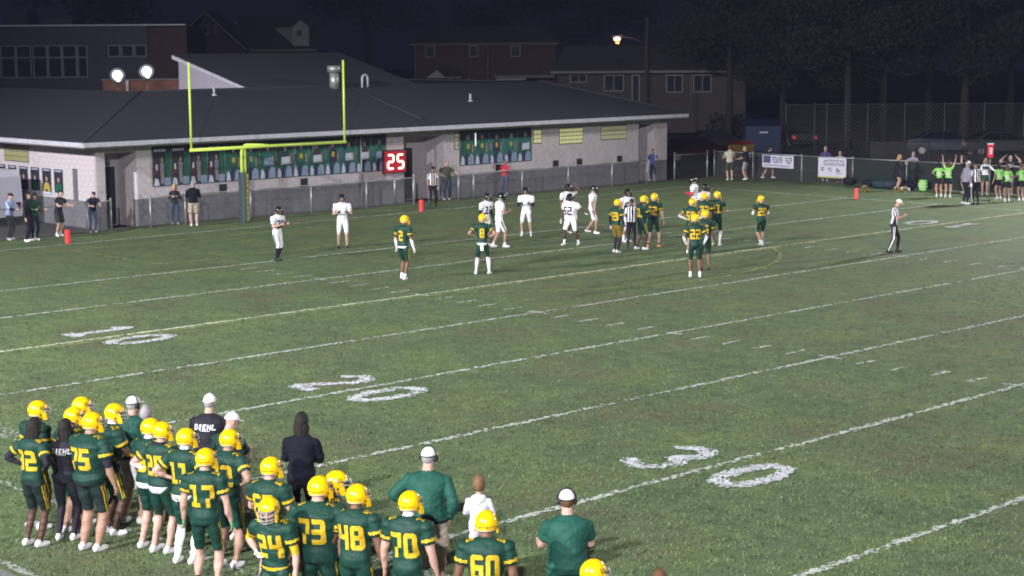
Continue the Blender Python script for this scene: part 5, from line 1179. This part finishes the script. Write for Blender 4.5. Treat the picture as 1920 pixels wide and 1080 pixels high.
# officials
person('official in striped shirt standing by the pylon at end line', G(812, 388), -30, 1.76, 'ref', arms='down', cap='black', feet=((.15, .1), (.15, -.08)), skin='tan', cat='referee', shoes=SHOEB)
person('official in white cap looking down at his hands near midfield right', G(1675, 474), 38, 1.80, 'ref', arms='chest', la='chest', nod=26, cap='whitefull', feet=((.08, -.14), (.08, .16)), skin='light', cat='referee', shoes=SHOEB)
person('official in striped shirt among the white and green linemen', HT(1184, 371, 1.70), 120, 1.70, 'ref', arms='fwd', cap='black', skin='brown', cat='referee', shoes=SHOEB)
person('official in striped shirt at the far sideline before the cheerleaders', G(1829, 384), 150, 1.82, 'ref', arms='mouth', la='down', cap='black', skin='tan', cat='referee', shoes=SHOEB)
# people beyond the end line and far sideline
C('white haired man in grey sweatshirt beside the far official', G(1810, 383), 60, 1.86, top=LILAC, sleeves='long', bot=NAVY, cap='whitefull', build=1.2, hair=('short', 'grey'))
C('spectator in cap and light blue jacket at the left edge fence', G(20, 450), 25, 1.72, top=LTBLUE, sleeves='long', cuff=NAVY, bot=BLACK, cap='black', arms='rail')
C('spectator in black hooded coat beside the van', G(52, 453), 35, 1.78, top=BLACK, sleeves='long', bot=BLACK, hair=('curly', 'black'), arms='down', hooded=True)
C('photographer in green jacket holding a camera at the fence', G(66, 451), 5, 1.74, top=cloth('dark_green_jacket', (.012, .05, .03)), sleeves='long', bot=NAVY, cap='black', arms='rail', book=True)
C('young man in navy shirt and shorts leaning on fence rail', G(111, 443), 15, 1.74, top=NAVY, chest=cloth('grey_print', (.06, .06, .08)), bot=cloth('dark_shorts', (.02, .03, .03)), legs='shorts', hair=('short', 'black'), arms='rail', lean=12, socks=WHITEC)
C('young man hunched over the fence rail beside the recessed door', G(175, 436), -15, 1.62, top=NAVY, bot=JEANS, hair=('short', 'black'), arms='rail', lean=20, nod=18)
C('blond woman in dark jacket and jeans by the school wall', G(329, 421), -30, 1.62, fem=True, top=BLACK, sleeves='long', bot=JEANS, hair=('long', 'blond'), arms='chest')
C('man in dark sweater and khaki shorts with his back turned', G(364, 424), 150, 1.76, top=JACKET, sleeves='long', bot=KHAKI, legs='shorts', hair=('buzz', 'grey'), arms='chest', build=1.1)
C('man in dark polo leaning one hand on the fence post', G(838, 375), -35, 1.78, top=OLIVE, bot=cloth('dark_jeans', (.025, .035, .07)), hair=('buzz', 'grey'), arms='hips', la='out', build=1.1)
C('woman in red jacket behind the low fence', HT(946, 297, 1.66), -45, 1.66, fem=True, top=RED, sleeves='long', bot=JEANS, hair=('short', 'brown'), arms='chest')
C('man in blue shirt at the corner door of the school', G(1224, 339), -50, 1.62, top=BLUE, bot=cloth('dark_slacks', (.02, .025, .05)), hair=('short', 'brown'), arms='back', feet=((.12, .05), (.12, -.02)))
C('person in pale shirt and dark shorts with back turned behind the gate', G(1368, 338), 140, 1.78, top=TAN, bot=OLIVE, legs='shorts', hair=('short', 'brown'), arms='fwd', build=1.1)
C('man in dark shirt and pale shorts beside the gate', G(1398, 337), 190, 1.70, top=NAVY, bot=GREY, legs='shorts', hair=('buzz', 'grey'), arms='fwd')
C('walker in dark top with one white sleeve by the fence sign', G(1440, 334), 50, 1.66, top=NAVY, sleeves='long', cuff=WHITEC, bot=cloth('plum_shorts', (.07, .05, .08)), legs='shorts', hair=('short', 'black'), feet=((.08, .28), (.08, -.28)), arms='loose')
p_, h_ = BY(1548, 273, 55.7); C('person in purple jacket behind the larger fence sign', p_, -50, min(1.85, h_), top=cloth('purple_cloth', (.07, .05, .15)), sleeves='long', bot=GREY, legs='shorts', hair=('short', 'grey'), arms='rail')
p_, h_ = BY(1576, 281, 55.7); C('person in pale jacket leaning behind the larger fence sign', p_, -60, min(1.75, h_), top=cloth('pale_jacket', (.24, .23, .27)), sleeves='long', bot=NAVY, hair=('buzz', 'grey'), arms='rail', lean=14)
C('blond woman in black top and skirt clapping before the windscreen', G(1682, 358), 40, 1.70, fem=True, top=BLACK, sleeves='long', skirt=BLACK, legs='brief', bot=BLACK, hair=('long', 'blond'), arms='clap')
p_, h_ = BY(1712, 283, 55.6); C('person in grey hoodie clapping behind the windscreen fence', p_, -50, min(1.8, h_), top=LILAC, sleeves='long', bot=NAVY, hair=('buzz', 'grey'), arms='clap')
chg = 'cheerleaders at the far sideline'
def CH(label, at_, yaw, H, **k): C(label, at_, yaw, H, fem=True, top=BLACK, vest=LIME, sleeves='short', skirt=BLACK, legs='brief', bot=BLACK, socks=WHITEC, group=chg, **k)
CH('cheerleader in lime vest left of the one with raised arms', G(1760, 370), 130, 1.60, hair=('long', 'black'), arms='hips')
CH('cheerleader in lime vest raising both arms', G(1777, 371), 110, 1.64, hair=('long', 'brown'), arms='up')
C('woman in black top and grey skirt behind the arm raising cheerleader', G(1807, 362), 200, 1.68, fem=True, top=BLACK, skirt=GREY, legs='brief', bot=GREY, hair=('long', 'black'), arms='head')
C('cheerleader in white and green top holding a gold pompom', G(1846, 366), -60, 1.68, fem=True, top=WHITEC, chest=GREENC, sleeves='long', skirt=GREENC, legs='brief', bot=GREENC, hair=('long', 'blond'), arms='down', la='out', group=chg)
C('person in black shirt with both hands on head at right edge', G(1892, 366), -55, 1.80, top=BLACK, chest=GREY, bot=GREY, legs='shorts', hair=('buzz', 'grey'), arms='head')
CH('cheerleader in lime vest behind two others near the right edge', G(1872, 374), 160, 1.62, hair=('long', 'black'), arms='out', la='loose')
CH('cheerleader in lime vest with dark ponytail near the right edge', G(1888, 379), 140, 1.64, hair=('long', 'brown'), arms='chest')
CH('cheerleader in lime vest cut off by the right edge', G(1914, 377), 150, 1.64, hair=('short', 'brown'), arms='fwd')
# near sideline, backs to the camera
A('helmeted green player at the far left behind the dark haired number 32', HT(60, 749, 1.88), 96, 1.88, skin='brown', sleeve=BLACK, gloves=BLACK, arms='loose', neckc=BLACK)
A('bareheaded green number 32 with long dark hair and black sleeves', HT(55, 784, 1.80), 104, 1.80, num='32', helmet=False, hair=('dread', 'black'), skin='dark', sleeve=BLACK, arms='hips', pants=cloth('black_green_pants', (.006, .016, .016)), head=0)
A('helmeted green player with highest helmet in the left cluster', HT(143, 742, 1.88), 98, 1.88, num='54', skin='light', arms='fwd')
A('helmeted green player above the black shirted trainer', HT(128, 761, 1.84), 100, 1.84, num='66', skin='tan', arms='out')
C('trainer in black printed shirt with braided dark hair at left', HT(117, 786, 1.72), 124, 1.72, near=True, fem=True, top=BLACK, sleeves='short', bot=BLACK, hair=('dread', 'black'), skin='brown', arms='fwd', word=True, loose=True, build=1.1, hem=.90)
A('heavy green number 75 with black upper sleeves', HT(163, 771, 1.94), 106, 1.94, num='75', build=1.34, skin='tan', sleeve=BLACK, fsleeve=SKIN['tan'], pants=cloth('blackish_pants', (.008, .02, .02)), arms='loose', la='fwd')
A('dark armed green player right of heavy number 75', HT(203, 754, 1.90), 80, 1.90, num='12', build=1.12, skin='dark', arms='fwd', la='loose', neckc=WHITEC)
C('coach in green shirt, white cap and headset at the left', HT(243, 741, 1.88), 118, 1.88, near=True, top=GREENC, sleeves='long', bot=KHAKI, legs='shorts', cap='white', headset=True, build=1.15, arms='hips', hair=('buzz', 'grey'), head=-20)
C('grey haired coach mostly hidden behind two yellow helmets', HT(271, 759, 1.74), 140, 1.74, near=True, top=GREENC, sleeves='short', bot=KHAKI, legs='shorts', hair=('curly', 'grey'), arms='cross')
A('helmeted green player behind number 25 at the left', HT(273, 782, 1.84), 104, 1.84, num='5', skin='light', fsleeve=WHITEC, gloves=WHITEC, under=.08, neckc=WHITEC)
A('green number 25 with white gloved hand raised at his mask', HT(296, 789, 1.83), 108, 1.83, num='25', skin='light', fsleeve=WHITEC, gloves=WHITEC, under=.10, arms='mouth', la='hips', collar=BLACK)
A('green number 11 with white shirt tail and hand on hip', HT(341, 801, 1.85), 112, 1.85, num='11', skin='light', arms='hips', under=.13, gloves=WHITEC, socks=WHITEC, sock=.1, neckc=WHITEC)
C('man in black printed shirt and white cap near the number 20', HT(389, 737, 1.88), 126, 1.88, near=True, top=BLACK, sleeves='short', bot=BLACK, cap='whitefull', build=1.25, word=True, arms='cross', hair=('buzz', 'grey'), loose=True)
C('man in dark green shirt and white cap beside printed black shirt', HT(423, 771, 1.82), 104, 1.82, near=True, top=cloth('dark_green_shirt', (.01, .035, .03)), sleeves='short', bot=KHAKI, legs='shorts', cap='whitefull', build=1.2, arms='chest', nod=12, head=-25)
A('green number 72 with hand on hip behind number 17', HT(422, 803, 1.87), 108, 1.87, num='72', build=1.1, skin='tan', arms='hips')
A('green number 17 with patterned gloves at his sides', HT(380, 839, 1.85), 127, 1.85, num='17', skin='light', gloves=GLOVE, arms='loose', socks=BLACK, sock=.75, feet=((.15, .0), (.13, .05)))
A('green number 63 left of the man in dark jacket', HT(500, 855, 1.84), 112, 1.84, num='63', skin='light', build=1.08, arms='chest')
C('man in dark jacket with black hair and folded arms', HT(562, 774, 1.86), 128, 1.86, near=True, top=JACKET, sleeves='long', bot=JACKET, hair=('dread', 'black'), skin='dark', arms='cross', loose=True, hem=.92, build=1.05)
A('heavy green number 73 with pale bare arms', HT(592, 891, 1.93), 121, 1.93, num='73', build=1.3, skin='light', arms='loose')
A('helmeted green player facing right behind number 73', HT(617, 879, 1.92), 62, 1.92, num='44', skin='tan', arms='down', head=-10)
A('green number 48 with black gloves between 73 and 70', HT(663, 906, 1.87), 117, 1.87, num='48', build=1.1, skin='brown', gloves=BLACK, arms='loose')
A('green number 24 turned toward the camera with gold elbow sleeves', HT(513, 921, 1.82), -66, 1.82, num='24', skin='light', sleeve=GOLD, fsleeve=SKIN['light'], gloves=WHITEC, belt=GOLD, arms='hips', la='loose', nod=16, head=8)
C('heavy coach in green jacket, khaki shorts, white cap and headset', HT(800, 837, 1.92), 124, 1.92, near=True, top=GREENC, sleeves='long', bot=KHAKI, legs='shorts', cap='white', headset=True, build=1.32, arms='pocket', la='hips', card=True, belt=BLACK, hem=.96, loose=True, hair=('buzz', 'grey'), head=-14)
A('green number 70 with pale arms at the bottom middle', HT(762, 919, 1.87), 117, 1.87, num='70', skin='light', build=1.05, arms='loose', neckc=WHITEC)
C('small boy in white hooded sweatshirt watching the game', HT(897, 895, 1.28), 132, 1.28, near=True, top=HOOD, sleeves='long', bot=HOOD, hair=('short', 'sandy'), headscale=1.42, arms='chest', hooddown=True, loose=True)
A('green number 60 in front of the boy at bottom', HT(910, 956, 1.87), 132, 1.87, num='60', build=1.12, skin='brown', arms='loose', head=-8)
C('coach in green tee, white cap and headset at bottom right', HT(1064, 917, 1.88), 140, 1.88, near=True, top=GREENC, sleeves='short', bot=GREENC, legs='shorts', cap='white', headset=True, build=1.25, arms='fwd', hem=.80, loose=True, hair=('buzz', 'brown'))
A('helmeted green player cut off by the bottom edge', HT(1103, 1047, 1.86), 98, 1.86, num='53', skin='tan', arms='loose')
C('dark haired person whose head just shows at bottom edge', HT(1236, 1067, 1.72), 130, 1.72, near=True, top=GREENC, bot=KHAKI, legs='shorts', hair=('short', 'brown'), arms='down')
make_people()

# ------------------------------------------------------------------ things lying by the far sideline
PG = mat('gold_tinsel', (.55, .42, .05), .25, metal=.6); PB_ = mat('black_tinsel', (.02, .02, .02), .3); PW = mat('silver_tinsel', (.6, .6, .62), .25, metal=.5)
def pompom(label, at_, z=.14, r=.17, seed=1, parent=None):
    rr = random.Random(seed); mb = MB()
    for k in range(150):
        mb.mat(rr.choice([PG, PG, PG, PB_, PW])); d = Vector((rr.gauss(0, 1), rr.gauss(0, 1), rr.gauss(0, 1))).normalized(); s_ = d.orthogonal().normalized()*.012; e = d*r*rr.uniform(.7, 1.15); e.z = max(-z+.005, e.z)
        mb.add([d*.02-s_, d*.02+s_, e+s_-Vector((0, 0, .02)), e-s_-Vector((0, 0, .02))], [(0, 1, 2, 3)])
    tag(mb.build('pompom', None, (*at_, z)), label, 'pompom', 'gold pompoms by the far fence')
pompom('gold pompom on the grass beside the leaning pylon', G(1622, 358), seed=1); pompom('gold pompom in front of the black dressed clapping woman, left of the pair', G(1682, 361), seed=2); pompom('gold pompom in front of the black dressed clapping woman, right of the pair', G(1697, 361), seed=3)
pompom('gold pompom beside the fallen lime vest', G(1741, 348), seed=4); pompom('gold pompom at the feet of the lime vested pair', G(1757, 361), seed=5); pompom('gold pompom left of the right edge cheerleaders', G(1868, 362), seed=6)
hp = PEOPLE[[P['label'] for P in PEOPLE].index('cheerleader in white and green top holding a gold pompom')]
Wr, F_, sd_, side_ = hp['_']['hands'][0]; wp = hp['obj'].matrix_basis @ (Wr + F_*.12); pompom('gold pompom held by the white topped cheerleader', (wp.x, wp.y), wp.z, .2, 9)
def bag(label, at_, m, sz, rz_):
    t = tag(empty('duffel_bag', (*at_, 0), R(rz_)), label, 'bag', 'bags lying along the far fence'); a, b, c_ = sz; mb = MB().mat(m)
    mb.tube([(-a, 0, c_*.9), (-a*.85, 0, c_), (0, 0, c_*1.04), (a*.85, 0, c_), (a, 0, c_*.9)], [c_*.55, c_*.95, c_, c_*.92, c_*.5], 12); mb.build('bag_body', t)
    mb = MB().mat(VENTB); mb.tube([(-a*.4, b*.3, c_*1.7), (-a*.2, b*.2, c_*2.5), (a*.2, b*.2, c_*2.5), (a*.4, b*.3, c_*1.7)], .014, 5); mb.build('handle', t)
for i, (lab, q, m_, sz) in enumerate((('black duffel bag against the fence right of the larger sign', (1592, 347), BLACK, (.33, .2, .19)), ('dark bag behind the leaning pylon', (1627, 350), NAVY, (.28, .2, .16)), ('dark teal duffel bag left of the clapping woman', (1650, 353), cloth('teal_bag', (.02, .05, .06)), (.36, .2, .2)), ('dark teal duffel bag nearest the clapping woman', (1668, 354), cloth('slate_bag', (.03, .045, .06)), (.3, .2, .2)), ('navy bag with white towel in front of the fence', (1700, 356), NAVY, (.42, .2, .22)), ('small dark bag between the lime vest and cheerleaders', (1746, 355), BLACK, (.22, .2, .14)))): bag(lab, G(*q), m_, sz, 15*i-20)
mb = MB().mat(WHITEC); g_ = G(1693, 358); rr = random.Random(2)
mb.add([(-.32 + .08*i, -.12 + .06*j, .05 + .10*math.sin(i*1.3+j)*rr.random() + .05*math.cos(j*2)) for j in range(5) for i in range(9)], [(j*9+i, j*9+i+1, (j+1)*9+i+1, (j+1)*9+i) for j in range(4) for i in range(8)], True)
tag(mb.build('towel', None, (*g_, .01), R(40)), 'crumpled white towel behind the paired pompoms', 'towel')
mb = MB().mat(LIME); g_ = G(1730, 357); V = []
for k in range(9):
    t_ = k/8; wd = .16 + .05*math.sin(t_*3)
    for a in range(8): q = 2*math.pi*a/8; V.append((wd*math.cos(q)*(1 + .1*math.sin(3*q+k)), .10*math.sin(q) + .05*t_, .0 + .48*t_ + .02*math.sin(q*2+k)))
mb.add(V, [(k*8+a, k*8+(a+1) % 8, (k+1)*8+(a+1) % 8, (k+1)*8+a) for k in range(8) for a in range(8)] + [tuple(64+a for a in range(8))], True); mb.mat(WHITEC)
for k in (3, 5): mb.tube([(.222*math.cos(R(a)), .13*math.sin(R(a))+.03, .06*k) for a in range(180, 361, 30)], .015, 4)
tag(mb.build('lime_vest', None, (*g_, .0), R(30)), 'lime safety vest slumped on the grass by itself', 'vest')
# down marker
p_, z_ = BY(1857, 283, 50.6); t = tag(empty('down_marker', (p_[0], p_[1], 0)), 'red down marker showing 3 on a tall pole', 'down marker'); MKR = mat('marker_red', (.62, .03, .05), .5)
mb = MB().mat(STEEL); mb.tube([(0, 0, 0), (0, 0, z_-.25)], .018, 6); mb.build('pole', t)
mb = MB().mat(MKR); mb.obox((0, 0, z_), Vector((rt.x, rt.y, 0))*.12, Vector((fw.x, fw.y, 0))*.05, (0, 0, .27)); mb.mat(WHITEC); mb.obox((0, 0, z_+.295), Vector((rt.x, rt.y, 0))*.125, Vector((fw.x, fw.y, 0))*.055, (0, 0, .02)); bx_ = mb.build('number_box', t)
mb = MB().mat(WHITEC); rx = Vector((rt.x, rt.y, 0)); f0 = Vector((0, 0, z_)) - Vector((fw.x, fw.y, 0))*.054
for q in text_quads('3', .13, .26, 0): mb.add([f0 + rx*x + Vector((0, 0, y)) for x, y in q], [tuple(range(len(q)))])
mb.build('digit', bx_)
